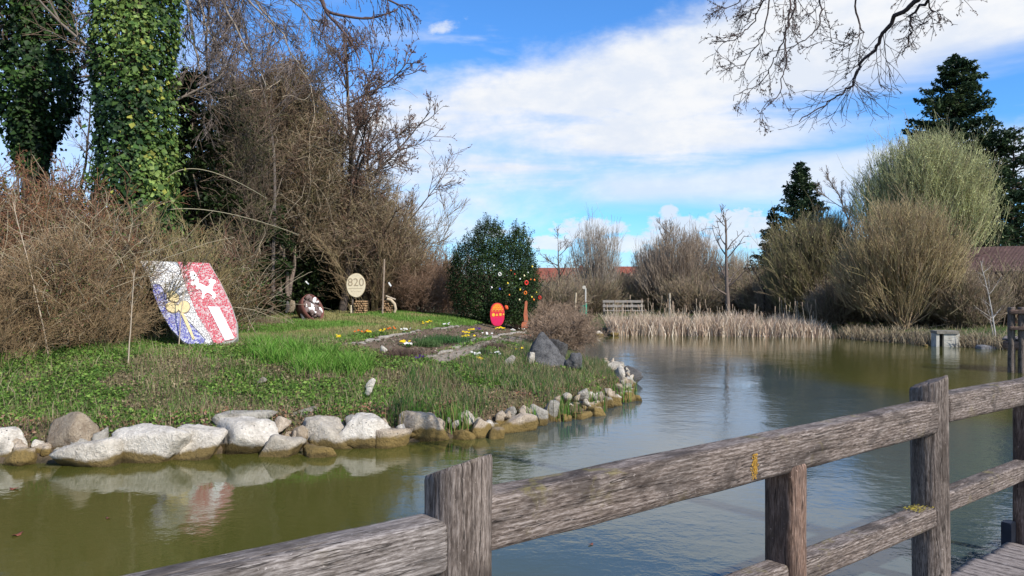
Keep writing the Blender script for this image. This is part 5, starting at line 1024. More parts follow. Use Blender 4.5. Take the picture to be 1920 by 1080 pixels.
    # far shore grass
    x = rng.uniform(2, 60, 60000); y = rng.uniform(29, 70, 60000); d = poly_dist(x, y); k = (d > .3) & (x < y*.7); x, y, d = x[k], y[k], d[k]; P = np.stack([x, y, ground_z(x, y)], 1); dry = (d < 1.2) | (rng.uniform(size=len(x)) < .2)
    V, F, C = blades(P, np.where(dry, .28, .12)*rng.uniform(.5, 1.2, len(x)), .03, .7, np.where(dry[:, None], (.28, .22, .13), (.085, .15, .035)), rng); tag(obj('far_bank_grass', mesh_np('far_bank_grass', V, [F], C), M['grass']), 'green and straw coloured grass on the far bank', 'grass', None, 'stuff')
    # overhanging straw at the right hand shore
    x = rng.uniform(14, 21, 16000); y = rng.uniform(27, 37, 16000); d = poly_dist(x, y); k = (d > -.05) & (d < .9); P = np.stack([x[k], y[k], np.maximum(0, ground_z(x[k], y[k]))], 1)
    V, F, C = blades(P, rng.uniform(.2, .6, len(P)), .025, 1.2, np.array([(.32, .26, .17), (.24, .18, .12), (.38, .31, .2)])[rng.integers(0, 3, len(P))], rng); tag(obj('bank_straw', mesh_np('bank_straw', V, [F], C), M['dry']), 'matted dry straw hanging over the right hand shore', 'straw', None, 'stuff')
ground_cover()
def reeds():
    rng = NR(320); pl = [(3.6, 39.4), (6.5, 40), (10, 39.2), (15.2, 37.6)]; n = 15000; s = rng.uniform(0, 1, n)*3; i = s.astype(int); f = (s-i)[:, None]; A = np.array(pl); q = A[i]*(1-f)+A[i+1]*f
    q = q+np.stack([rng.normal(0, .15, n), rng.normal(.25, .55, n)], 1); k = q[:, 0] > 5.0; k &= (q[:, 0] < 15.6); q = q[k]; n = len(q)
    dens = fbm(p3(q[:, 0]*1.3, q[:, 1]*.8), 3, 3); q = q[rng.uniform(size=n) < sstep(dens, .25, .5)]; n = len(q); ht = (.85+.45*fbm(p3(q[:, 0]*.9, 0*q[:, 0]), 3, 8))*(1-.35*sstep(q[:, 0], 13.5, 15.6))
    P = np.stack([q[:, 0], q[:, 1], np.zeros(n)], 1); cols = np.array([(.60, .48, .36), (.50, .38, .28), (.68, .58, .45), (.36, .25, .18)])
    P[:, 2] = np.maximum(0, ground_z(q[:, 0], q[:, 1]))-.03
    V, F, C = blades(P, ht*rng.uniform(.3, 1.0, n), .036, .65, cols[rng.integers(0, 4, n)], rng, 1.1); tag(obj('reed_leaves', mesh_np('reed_leaves', V, [F], C), M['dry']), 'dense belt of dry straw coloured reeds along the far shore', 'reeds', None, 'stuff')
    m = 120; x = rng.uniform(5.0, 15.8, m); k = rng.integers(0, len(P), m); S = P[k]; L = rng.uniform(.9, 1.75, m); P1, D1 = strands(rng, S, rng.normal(0, .14, (m, 3))+[0, 0, 1], L, 4, .05, 0)
    V, F, C = tubes_join([(P1, .009, .007, 4, vary(rng, (.60, .50, .37), m))]); k = rng.uniform(size=m) < .6; hd = np.stack([P1[k, -1], P1[k, -1]+[0, 0, .1], P1[k, -1]+[0, 0, .2]], 1); v2, f2, c2 = tubes_join([(hd, .020, .026, 6, vary(rng, (.42, .31, .22), len(hd)))])
    tag(obj('reed_stems', mesh_np('reed_stems', np.concatenate([V, v2]), [F[0], f2[0]+len(V)], np.concatenate([C, c2])), M['dry']), 'pale upright reed stems with fluffy seed heads above the reed belt', 'reeds', None, 'stuff')
reeds()


# ------------------------------------------------------------------ things on the lawn
def flat_poly(name, pts, o3, ux, uy, n, z0, z1, m, parent=None, bev=.0):
    """prism over a polygon given in the (ux, uy) plane through o3, between heights z0 and z1 along n"""
    bm = bmesh.new(); o3 = Vector(o3); ux = Vector(ux); uy = Vector(uy); n = Vector(n)
    vs = [bm.verts.new(o3+ux*a+uy*b+n*z0) for a, b in pts]; f = bm.faces.new(vs)
    r = bmesh.ops.extrude_face_region(bm, geom=[f]); vv = [g for g in r['geom'] if isinstance(g, bmesh.types.BMVert)]
    bmesh.ops.translate(bm, vec=n*(z1-z0), verts=vv)
    if bev: bmesh.ops.bevel(bm, geom=bm.edges[:], offset=bev, segments=1, affect='EDGES')
    bmesh.ops.recalc_face_normals(bm, faces=bm.faces); bmesh.ops.triangulate(bm, faces=[q for q in bm.faces if len(q.verts) > 4])
    me = bpy.data.meshes.new(name); bm.to_mesh(me); bm.free(); return obj(name, me, m, parent)
def mosaic(name, c1, c2, grout, sc=26, frac=.4):
    m, k, b, o = mat(name); pos = k.new('ShaderNodeTexCoord').outputs['Object']
    v = k.new('ShaderNodeTexVoronoi'); k.l.new(pos, v.inputs[0]); v.inputs['Scale'].default_value = sc
    e = k.new('ShaderNodeTexVoronoi', feature='DISTANCE_TO_EDGE'); k.l.new(pos, e.inputs[0]); e.inputs['Scale'].default_value = sc
    s = k.new('ShaderNodeSeparateColor'); k.l.new(v.outputs['Color'], s.inputs[0])
    c = k.mix(k.ss(s.outputs[0], frac-.08, frac+.08), c2, c1); c = k.mix(k.ss(s.outputs[1], 0, 1, 0, .35), c, tuple(q*.55 for q in c1))
    ed = k.ss(e.outputs['Distance'], .05, .12); c = k.mix(ed, grout, c); k.put(b.inputs['Base Color'], c)
    dirt = k.noise(pos, 3, 5, .6); k.put(b.inputs['Base Color'], k.mix(k.ss(dirt, .55, .75, 0, .35), c, (.25, .22, .17)))
    b.inputs['Roughness'].default_value = .35; k.put(b.inputs['Normal'], k.bump(ed, .8, .01)); return m
def shield():
    base = hit(385, 652); n = Vector((.12, -.83, .54)).normalized(); base = Vector(base); eye = Vector((0, 0, EYE))
    ux = Vector((0, 0, 1)).cross(n).normalized(); uy = n.cross(ux)
    t = thing('mosaic_shield', 'large leaning mosaic coat of arms with blue, white and red fields', 'coat of arms', base)
    def pr(px, py):
        d = Vector(((px-960)/FPX, 1, -(py-HOR)/FPX)); s = (base-eye).dot(n)/d.dot(n); q = eye+d*s-base; return (q.dot(ux), q.dot(uy))
    z = lambda L: [pr(250+a/5.4, 470+b/5.4) for a, b in L]
    O = (0, 0, 0)
    out = z([(60, 98), (200, 100), (440, 112), (770, 125), (880, 310), (1000, 560), (1052, 730), (1056, 880), (1000, 935), (830, 968), (720, 975), (610, 978), (500, 925), (380, 800), (295, 660), (240, 540), (190, 400), (165, 290), (100, 180)])
    flat_poly('slab', out, O, ux, uy, n, -.13, 0, plain('shield_concrete', (.30, .28, .25), .9, .2, 6, .5, .01), t, .008)
    white = mosaic('white_mosaic', (.80, .78, .74), (.62, .58, .54), (.30, .28, .26), 20, .3)
    red = mosaic('red_mosaic', (.55, .055, .085), (.66, .46, .45), (.58, .42, .40), 27, .26); blue = mosaic('blue_mosaic', (.10, .10, .35), (.55, .55, .66), (.48, .48, .56), 24, .22)
    bright = plain('white_tile', (.84, .83, .80), .4, .06, 30, .2, .004); cream = plain('cream_stone_disc', (.62, .50, .27), .5, .16, 12, .5, .008)
    flat_poly('white_field', z([(75, 108), (452, 118), (496, 230), (556, 400), (656, 650), (784, 855), (800, 960), (725, 965), (735, 900), (540, 690), (470, 640), (340, 520), (340, 430), (265, 340), (195, 335), (165, 280), (105, 180)]), O, ux, uy, n, .002, .018, white, t)
    flat_poly('blue_field', z([(195, 345), (263, 348), (300, 400), (335, 440), (345, 525), (470, 645), (535, 695), (730, 905), (700, 955), (612, 970), (505, 918), (385, 795), (300, 655), (246, 540), (204, 425)]), O, ux, uy, n, .002, .020, blue, t)
    flat_poly('red_field', z([(446, 118), (766, 131), (873, 312), (992, 560), (1044, 732), (1047, 875), (1010, 905), (930, 920), (828, 960), (778, 858), (648, 648), (548, 400), (488, 225)]), O, ux, uy, n, .002, .022, red, t)
    flat_poly('white_bar', z([(760, 575), (868, 575), (1028, 893), (932, 915)]), O, ux, uy, n, .023, .034, bright, t)
    flat_poly('white_horse', z([(578, 228), (600, 214), (622, 222), (642, 250), (660, 298), (667, 332), (700, 348), (742, 370), (762, 372), (778, 345), (768, 308), (788, 288), (806, 300), (835, 308), (842, 330), (818, 348), (806, 385), (802, 412), (832, 442), (837, 472), (824, 498), (800, 482), (806, 462), (776, 440), (745, 430), (722, 455), (716, 492), (698, 498), (694, 470), (706, 436), (690, 405), (664, 388), (652, 402), (634, 392), (641, 366), (616, 342), (606, 362), (588, 352), (594, 320), (622, 314), (614, 292), (598, 304), (584, 286)]), O, ux, uy, n, .023, .036, bright, t)
    def ell(cx, cy, rx, ry, a): return z([(cx+rx*math.cos(q)*math.cos(a)-ry*math.sin(q)*math.sin(a), cy+rx*math.cos(q)*math.sin(a)+ry*math.sin(q)*math.cos(a)) for q in [i*2*math.pi/28 for i in range(28)]])
    for (cx, cy, rx, ry, a) in ((405, 472, 68, 48, .7), (398, 583, 66, 50, .35), (517, 577, 58, 60, .5)):
        flat_poly('clover_leaf', ell(cx, cy, rx*1.12, ry*1.14, a), O, ux, uy, n, .021, .026, plain('leaf_outline', (.16, .13, .12), .7), t); flat_poly('clover_leaf', ell(cx, cy, rx, ry, a), O, ux, uy, n, .0265, .040, cream, t)
    flat_poly('clover_stem', z([(462, 590), (482, 585), (560, 730), (628, 900), (606, 908), (530, 740)]), O, ux, uy, n, .021, .034, cream, t)
    # rear struts holding it up
    for a in (-.75, .0):
        p = ux*a+uy*.9-n*.12; o = obj('strut', mesh_np('strut', *tubes_join([(np.array([[list(p), [p[0], p[1]+.3, -.2]]]), .04, .04, 8, (.2, .16, .12))])), M['twig'], t)
shield()
M['disc'] = plain('pale_painted_disc', (.66, .57, .40), .6, .10, 14, .3, .004)
M['ink'] = plain('brown_ink', (.34, .27, .18), .7, .2, 30, 0)
def text_obj(body, size, ext, m, parent, loc, rot, name='lettering'):
    c = bpy.data.curves.new(name, 'FONT'); c.body = body; c.size = size; c.extrude = ext; c.align_x = 'CENTER'; c.align_y = 'CENTER'
    o = bpy.data.objects.new(name, c); COL.objects.link(o); o.parent = parent; o.location = loc; o.rotation_euler = rot; c.materials.append(m); return o
def round_sign():
    g = hit(661, 590); Y = g[1]; t = thing('round_sign', 'pale round wooden disc sign with carved numerals on a stake', 'sign', g); s = Y/FPX
    zc = EYE-(535-HOR)*s-g[2]; xc = (668-960)*s-g[0]; rx = 17.6*s; rz = 22.2*s; rng = NR(9)
    pts = [(math.cos(a)*rx*(1+.02*math.sin(3*a)), math.sin(a)*rz*(1+.015*math.cos(5*a))) for a in [i*2*math.pi/56 for i in range(56)]]
    flat_poly('disc', pts, (xc, -.04, zc), (1, 0, 0), (0, 0, 1), (0, -1, 0), 0, .045, M['disc'], t, .006)
    flat_poly('bark_rim', [(a*1.035, b*1.035) for a, b in pts], (xc, -.035, zc), (1, 0, 0), (0, 0, 1), (0, -1, 0), 0, .035, plain('rim_bark', (.30, .23, .14), .9), t)
    tx = text_obj('820', .40, .004, M['ink'], t, (xc+.005, -.087, zc+.10), (R(90), 0, 0))
    flat_poly('carved_line', [(-.26, 0), (.24, .004), (.24, .018), (-.26, .016)], (xc, -.085, zc-.12), (1, 0, 0), (0, 0, 1), (0, -1, 0), 0, .004, M['ink'], t)
    bpy.context.view_layer.update(); me = bpy.data.meshes.new_from_object(tx.evaluated_get(bpy.context.evaluated_depsgraph_get())); bpy.data.objects.remove(tx)
    q = obj('numerals', me, M['ink'], t); q.location = (xc+.005, -.087, zc+.10); q.rotation_euler = (R(90), 0, 0)
    for i in range(7):
        a = -.16+i*.05; flat_poly('carved_mark', [(a, 0), (a+.022, .008), (a+.028, .035), (a+.008, .028)], (xc, -.085, zc-.235+.01*math.sin(i*2)), (1, 0, 0), (0, 0, 1), (0, -1, 0), 0, .003, M['ink'], t)
    o = obj('stake', beam('stake', -.15, zc+.1, .05, .05, 12, .003, step=.02, ang_n=16), M['post'], t); o.location = (0, .02, 0); o.rotation_euler = UP_ROT
    o = obj('side_batten', beam('side_batten', -.1, .34, .04, .05, 13, .003, step=.02, ang_n=16), M['disc'], t); o.location = (-.05, .0, 0); o.rotation_euler = UP_ROT
round_sign()
def log_piles():
    for (px, py, w, h, sd, lab) in ((677, 589, 26, 27, 1, 'small stack of split logs on the lawn right of the sign stake'), (727, 588, 20, 26, 2, 'small log stack with a curved pale branch beside the tall stake')):
        g = hit(px, py); s = g[1]/FPX; W = w*s; H = h*s; t = thing('log_stack', lab, 'log pile', g+np.array([0, .15, 0])); rng = NR(400+sd)
        m = plain('log_wood_%d' % sd, (.25, .155, .08), .85, .5, 16, .6, .01); rows = 6; r = H/rows/2
        ms = []
        for q in range(4):
            P = np.array([[[0, -.22, 0], [rng.normal(0, .01), .0, 0], [0, .22, 0]]]); V, F, C = tubes_join([(P, r*.98, r*.9, 9, (1, 1, 1))]); n = 9
            F2 = [F[0], np.array([list(range(n))[::-1], list(range(2*n, 3*n))])]; ms.append(mesh_np('log', V, F2, None))
        for j in range(rows):
            k = int(W/(2*r))
            for i in range(k):
                x = -W/2+r+(i+(j % 2)*.5*(1 if i < k-1 else .3))*2*r; o = obj('log', ms[rng.integers(0, 4)], m, t); o.location = (x, rng.uniform(-.04, .04), r+j*r*1.85); o.rotation_euler = (0, rng.uniform(0, 6), rng.normal(0, .04)); f = rng.uniform(.8, 1.05); o.scale = (f, 1, f)
        if sd == 2:
            P = np.array([[.0, -.25, H*1.05], [.14, -.27, H*.98], [.27, -.28, H*.7], [.31, -.28, H*.35], [.26, -.27, H*.1]]); V, F, C = tubes_join([(P[None], .06, .05, 8, (.45, .36, .25))]); obj('curved_branch', mesh_np('curved_branch', V, F, C, True), M['twig'], t)
            P = np.array([[-.05, -.25, H*1.28], [.1, -.26, H*1.16], [.3, -.25, H*1.02]]); V, F, C = tubes_join([(P[None], .035, .03, 8, (.40, .33, .25))]); obj('top_branch', mesh_np('top_branch', V, F, C, True), M['twig'], t)
log_piles()
def tall_stake():
    g = hit(717, 591); s = g[1]/FPX; t = thing('wooden_stake', 'tall thin weathered wooden stake right of the round sign', 'stake', g)
    o = obj('pole', beam('pole', -.2, 105*s, .055, .055, 17, .004, step=.03, ang_n=16), plain('stake_wood', (.27, .205, .155), .85, .3, 12, .5, .008), t); o.rotation_euler = (0, R(-90)+.035, 0)
    p = PX(731, 533, g[1]-.1); bm = bmesh.new(); bmesh.ops.create_cube(bm, size=1); bmesh.ops.scale(bm, vec=(.05, .02, .16), verts=bm.verts)
    for v in bm.verts: v.co.x += .012*math.sin(v.co.z*30)
    bmesh.ops.bevel(bm, geom=bm.edges[:], offset=.006, segments=2); me = bpy.data.meshes.new('white_tag'); bm.to_mesh(me)
    o = obj('white_tag', me, plain('white_plastic', (.8, .79, .76), .4, .05)); o.location = p; o.rotation_euler = (0, R(-38), 0); tag(o, 'small white tag hanging in the shrub right of the tall stake', 'tag')
    q = PX(419, 305, 22.5); o = obj('white_tag', me); o.location = q; o.rotation_euler = (.2, R(-20), .4); tag(o, 'small white tag caught in the twigs high above the shield', 'tag')
    q = PX(576, 530, 28.5); o = obj('white_tag', me); o.location = q; o.rotation_euler = (.2, R(-50), .2); tag(o, 'small white tag hanging in the dark above the rusty barrel', 'tag')
tall_stake()
def barrel():
    g = hit(588, 600); Y = g[1]; s = Y/FPX; t = thing('rusty_tub', 'tilted rusty steel tub filled with broken stones', 'planter', g+np.array([0, 0, 0]))
    rust = plain('rusty_steel', (.145, .058, .045), .8, .3, 7, .4, .006, 0, .3); a = Vector((.84, -.40, .42)).normalized(); q = a.to_track_quat('Z', 'Y'); r = 27*s; Hh = 24*s
    prof = [(0, -Hh), (r*.80, -Hh), (r*.9, -Hh*.6), (r*.97, -Hh*.3), (r, 0), (r*.955, .0), (r*.92, -Hh*.3), (r*.85, -Hh*.62)]
    n = 48; V = []; 
    for (rr, z) in prof: V += [(rr*math.cos(k*2*math.pi/n), rr*math.sin(k*2*math.pi/n), z) for k in range(n)]
    F = [[i*n+k, i*n+(k+1) % n, (i+1)*n+(k+1) % n, (i+1)*n+k] for i in range(len(prof)-1) for k in range(n)]
    o = obj('tub_wall', mesh_np('tub_wall', np.array(V), [np.array(F)], None, False), rust, t); c = Vector((0, 0, 24*s)); o.rotation_euler = q.to_euler(); o.location = c
    for p in o.data.polygons: p.use_smooth = True
    soil = []; o2 = obj('soil_fill', rock_mesh('soil_fill', (r*1.75, r*1.75, Hh*.8), 9, 3, 12, .04), M['soil'], t); o2.location = c-a*Hh*.55; o2.rotation_euler = q.to_euler()
    rng = NR(31); ms = [rock_mesh('filler_stone', (1, .8, .55), 600+i, 2, 8, .05) for i in range(4)]; gm = plain('pinkish_rubble', (.20, .14, .125), .85, .5, 9, .8, .02); wm = plain('white_pebble', (.78, .75, .72), .7, .1)
    for i in range(46):
        ang = rng.uniform(0, 6.28); d = r*.86*math.sqrt(rng.uniform(0, 1)); f = r*(rng.uniform(.28, .5) if i % 13 else .13); o = obj('filler_stone', ms[i % 4], gm if i % 13 else wm, t); o.scale = (f, f, f)
        o.location = c+q @ Vector((d*math.cos(ang), d*math.sin(ang), rng.uniform(-.05, .05)*Hh-Hh*.12)); o.rotation_euler = tuple(rng.uniform(0, 6, 3))
    # a stone wedge under it and pale debris at its left
    lone('pale_rock', 'small stone wedged under the rusty tub', 'rock', 573, 588, 601, 16, Y-.2, 'grey_rock', 71, 0, .8, 2, 8)
    for i, (px, w, lab) in enumerate(((547, 14, 'greyish pink rubble lump left behind the rusty tub'), (540, 9, 'upright pale splinter of rubble leftmost behind the tub'))):
        lone('pale_rock', lab, 'rock', px, 562+i*2, 584, w, Y+1.6, 'grey_rock' if i else 'lime_brown', 74+i, .2, .6, 3, 7, .1)
barrel()
def nest_box():
    p = PX(527, 470, 28.7); t = thing('nest_box', 'small weathered nest box fixed on the forked trunk', 'nest box', p); gw = plain('grey_board', (.30, .26, .21), .85, .25, 10, .4, .005)
    def bx(nm, c, d, r=(0, 0, 0), m=gw):
        bm = bmesh.new(); bmesh.ops.create_cube(bm, size=1); bmesh.ops.scale(bm, vec=d, verts=bm.verts); bmesh.ops.bevel(bm, geom=bm.edges[:], offset=.006, segments=1); me = bpy.data.meshes.new(nm); bm.to_mesh(me); o = obj(nm, me, m, t); o.location = c; o.rotation_euler = r
    bx('box_body', (0, 0, 0), (.24, .22, .34)); bx('roof_board', (0, -.03, .20), (.34, .32, .03), (R(18), 0, 0), plain('pale_board', (.42, .38, .32), .8)); bx('perch_board', (0, -.12, -.1), (.2, .03, .05)); bx('entrance_hole_shade', (0, -.115, .06), (.06, .012, .06), (0, 0, 0), plain('hole_shade_black', (.01, .01, .01)))  # near-black block paints the shade inside the entrance hole
nest_box()
def egg_board():
    g = GP(932, 27.3); Y = g[1]; s = Y/FPX; t = thing('egg_board', 'pink and orange painted wooden easter egg board with yellow shapes', 'easter egg', g+np.array([0, 0, 0]))
    z = lambda L: [((900+a/7.715-933)*s, EYE-(480+b/7.715-HOR)*s-g[2]) for a, b in L]
    O = (0, 0, 0); X = (1, 0, 0); Z = (0, 0, 1); N = (0, -1, 0); pink = plain('pink_paint', (.66, .035, .06), .45, .12, 5, .1, .002); orange = plain('orange_paint', (.80, .19, .03), .45, .08); yel = plain('yellow_paint', (.85, .50, .05), .45, .08)
    out = [(258+104*math.cos(a)*(1 if abs(math.sin(a)) < .9 else .98), 846+(168 if math.sin(a) < 0 else 164)*math.sin(a)*1.0) for a in [i*2*math.pi/48 for i in range(48)]]
    out = [(258+104*np.sign(math.cos(a))*abs(math.cos(a))**.8, 846+168*np.sign(math.sin(a))*abs(math.sin(a))**.9) for a in [i*2*math.pi/48 for i in range(48)]]
    flat_poly('board', z(out), O, X, Z, N, 0, .03, pink, t, .004)
    flat_poly('orange_top', z([(178, 770), (196, 722), (225, 695), (258, 684), (292, 695), (320, 722), (342, 775), (300, 765), (262, 782), (222, 766)]), O, X, Z, N, .031, .035, orange, t)
    for (y0, x0, x1, am) in ((712, 222, 300, 8), (740, 200, 322, 9), (775, 176, 345, 9), (800, 172, 348, 8)):
        up = [(x0+(x1-x0)*i/16, y0+am*math.sin(i*1.5)-4) for i in range(17)]; dn = [(x, y+9) for x, y in up[::-1]]; flat_poly('wavy_stripe', z(up+dn), O, X, Z, N, .036, .040, yel if y0 != 800 else orange, t)
    flat_poly('magenta_base', z([(162, 880)]+[(162+196*i/14, 884+9*math.sin(i*2.1)) for i in range(1, 14)]+[(355, 880), (350, 925), (325, 975), (290, 1002), (258, 1008), (225, 1002), (190, 975), (166, 925)]), O, X, Z, N, .031, .034, plain('magenta_paint', (.64, .02, .10), .45, .1), t)
    flat_poly('yellow_disc', z([(203+22*math.cos(i*.63), 850+25*math.sin(i*.63)) for i in range(10)]), O, X, Z, N, .031, .039, yel, t); flat_poly('yellow_triangle', z([(235, 865), (252, 828), (270, 862)]), O, X, Z, N, .031, .039, yel, t)
    flat_poly('yellow_square', z([(286, 828), (318, 826), (320, 862), (288, 864)]), O, X, Z, N, .031, .039, yel, t); flat_poly('yellow_arrow', z([(335, 842), (356, 826), (358, 862)]), O, X, Z, N, .031, .039, yel, t)
    flat_poly('picket', [(-.03, -.2), (.03, -.2), (.03, .5), (-.03, .5)], (0, .002, 0), X, Z, (0, 1, 0), 0, .03, M['post_brown'], t)
    o = bpy.data.meshes.new('ribbon'); p = z([(385, 745)])[0]; rb = rock_mesh('orange_knot', (.15, .08, .17), 8, 3, 8, .08); q = obj('orange_bow', rb, plain('orange_cloth', (.62, .09, .025), .7, .3, 20, .5)); q.location = g+np.array([p[0], .25, p[1]]); tag(q, 'orange red cloth knot at the upper right of the egg board', 'bow')
    bpy.data.meshes.remove(o)
    g2 = GP(985, 27.0); t2 = thing('rusty_figure', 'tall narrow rust red metal plate figure right of the egg board', 'sculpture', g2); s2 = g2[1]/FPX
    z2 = lambda L: [((900+a/7.715-985)*s2, EYE-(480+b/7.715-HOR)*s2-g2[2]) for a, b in L]
    flat_poly('plate', z2([(650, 660), (670, 645), (688, 664), (680, 760), (688, 820), (692, 900), (700, 1038), (660, 1040), (600, 1038), (598, 990), (612, 955), (640, 950), (628, 850), (640, 780)]), (0, 0, 0), X, Z, N, 0, .03, plain('rust_red_plate', (.40, .12, .06), .8, .25, 9, .3, .004), t2, .003)
    flat_poly('foot', [(-.22, -.1), (.2, -.1), (.2, .02), (-.22, .02)], (0, .04, 0), X, Z, N, -.05, .0, plain('rust_foot', (.3, .1, .05), .8), t2)
egg_board()
def eggs():
    cols = {'red': (.65, .04, .03), 'orange': (.78, .20, .03), 'yellow': (.85, .62, .06), 'white': (.8, .78, .72), 'blue': (.03, .06, .40), 'cream': (.72, .62, .35)}
    mats = {c: plain('%s_egg_paint' % c, v, .35, .08, 20, 0) for c, v in cols.items()}
    D, F = ICO[3]; E = D.copy(); E[:, 2] = np.where(E[:, 2] > 0, E[:, 2]*1.45, E[:, 2]*1.15); E[:, :2] *= (1-.12*E[:, 2:3]); em = mesh_np('egg', E*.055, [F], None, True)
    n = 32; m_ = 10; V = []; 
    for i in range(n):
        a = i*2*math.pi/n
        for j in range(m_):
            b = j*2*math.pi/m_; V.append(((.085+.035*math.cos(b))*math.cos(a), .03*math.sin(b), (.10+.035*math.cos(b))*math.sin(a)))
    Fr = [[i*m_+j, i*m_+(j+1) % m_, ((i+1) % n)*m_+(j+1) % m_, ((i+1) % n)*m_+j] for i in range(n) for j in range(m_)]; rm = mesh_np('ring', np.array(V), [np.array(Fr)], None, True)
    L = [(937, 514, 'ring', 'white', 'white ring ornament with red rim hanging high in the dark bush'), (952, 531, 'egg', 'yellow', 'yellow egg hanging right of the blue one in the bush'), (987, 530, 'ring', 'red', 'upper red ring ornament in the bush'), (985, 549, 'ring', 'orange', 'large orange ring ornament above the rusty figure'),
         (995, 524, 'egg', 'orange', 'small orange egg right of the upper red ring'), (1001, 562, 'egg', 'orange', 'orange egg low at the right edge of the bush'), (1012, 558, 'ring', 'red', 'red ring ornament at the rightmost edge of the bush'), (997, 557, 'egg', 'yellow', 'yellow egg just left of the low orange egg'),
         (975, 543, 'egg', 'yellow', 'pale yellow egg left of the large orange ring'), (975, 523, 'egg', 'white', 'white egg in the middle right of the bush'), (922, 539, 'egg', 'white', 'white egg at the left of the decorated side'), (937, 542, 'egg', 'blue', 'dark blue egg below the white ring'),
         (958, 507, 'egg', 'orange', 'small orange egg near the top centre of the decorated side'), (965, 514, 'egg', 'red', 'small red egg just below the top orange one'), (926, 498, 'egg', 'white', 'small white egg highest at the left in the bush'), (990, 511, 'egg', 'white', 'small white egg near the upper right edge'),
         (998, 500, 'egg', 'yellow', 'topmost yellow egg near the right edge of the bush'), (1002, 525, 'egg', 'orange', 'orange egg at the right edge beside the roof'), (955, 553, 'egg', 'orange', 'dull orange egg above the egg board'), (974, 562, 'egg', 'cream', 'cream egg above the top of the rusty figure'),
         (983, 517, 'egg', 'cream', 'cream egg right of the centre white egg'), (1006, 548, 'egg', 'yellow', 'small yellow egg above the rightmost red ring')]
    dg = bpy.context.evaluated_depsgraph_get()
    for i, (px, py, kind, c, lab) in enumerate(L):
        x = (px-923)/FPX*29.4; Y = 29.4-(1.25*math.sqrt(max(.1, 1-((x-.0)/1.9)**2)))-.08; p = PX(px, py, Y); me = (em if kind == 'egg' else rm).copy(); me.materials.append(mats[c]); o = obj('easter_'+kind, me); o.location = p; o.rotation_euler = (.1, (i % 5-2)*.15, (i % 3-1)*.3); f = (.86+.1*(i % 3))*(.42 if 'small' in lab else .56)*(1.15 if kind == 'ring' else 1); o.scale = (f,)*3
        tag(o, lab, 'easter egg' if kind == 'egg' else 'ring ornament', 'easter decorations in the dark bush')
eggs()
def bed_edging():
    t = thing('bed_edging', 'curving row of pale stone slabs bordering the flower bed', 'stone edging', (0, 0, 0)); rng = NR(61)
    rows = [[(640, 649), (668, 647), (690, 643), (712, 637), (735, 632), (765, 626), (790, 620)], [(815, 619), (838, 615), (862, 613)], [(796, 674), (822, 667), (850, 655), (880, 645), (905, 637), (935, 631), (962, 626), (992, 622)]]
    sm = stone_mat('edging_stone', (.40, .365, .32), (.21, .185, .155), None); ms = [rock_mesh('slab', (1, .13, .09), 700+i, 3, 12, .03) for i in range(5)]
    for row in rows:
        W = [hit(*p) for p in row]
        for a, b in zip(W[:-1], W[1:]):
            L = np.hypot(*(b-a)[:2]); k = max(1, int(L/.55))
            for i in range(k):
                c = a+(b-a)*(i+.5)/k; o = obj('slab', ms[rng.integers(0, 5)], sm, t); o.location = (c[0], c[1], float(ground_z(c[0], c[1]))+.01); o.scale = (L/k*1.03, rng.uniform(.9, 1.2), 1); o.rotation_euler = (rng.normal(0, .05), rng.normal(0, .03), math.atan2(b[1]-a[1], b[0]-a[0])+rng.normal(0, .03))
bed_edging()
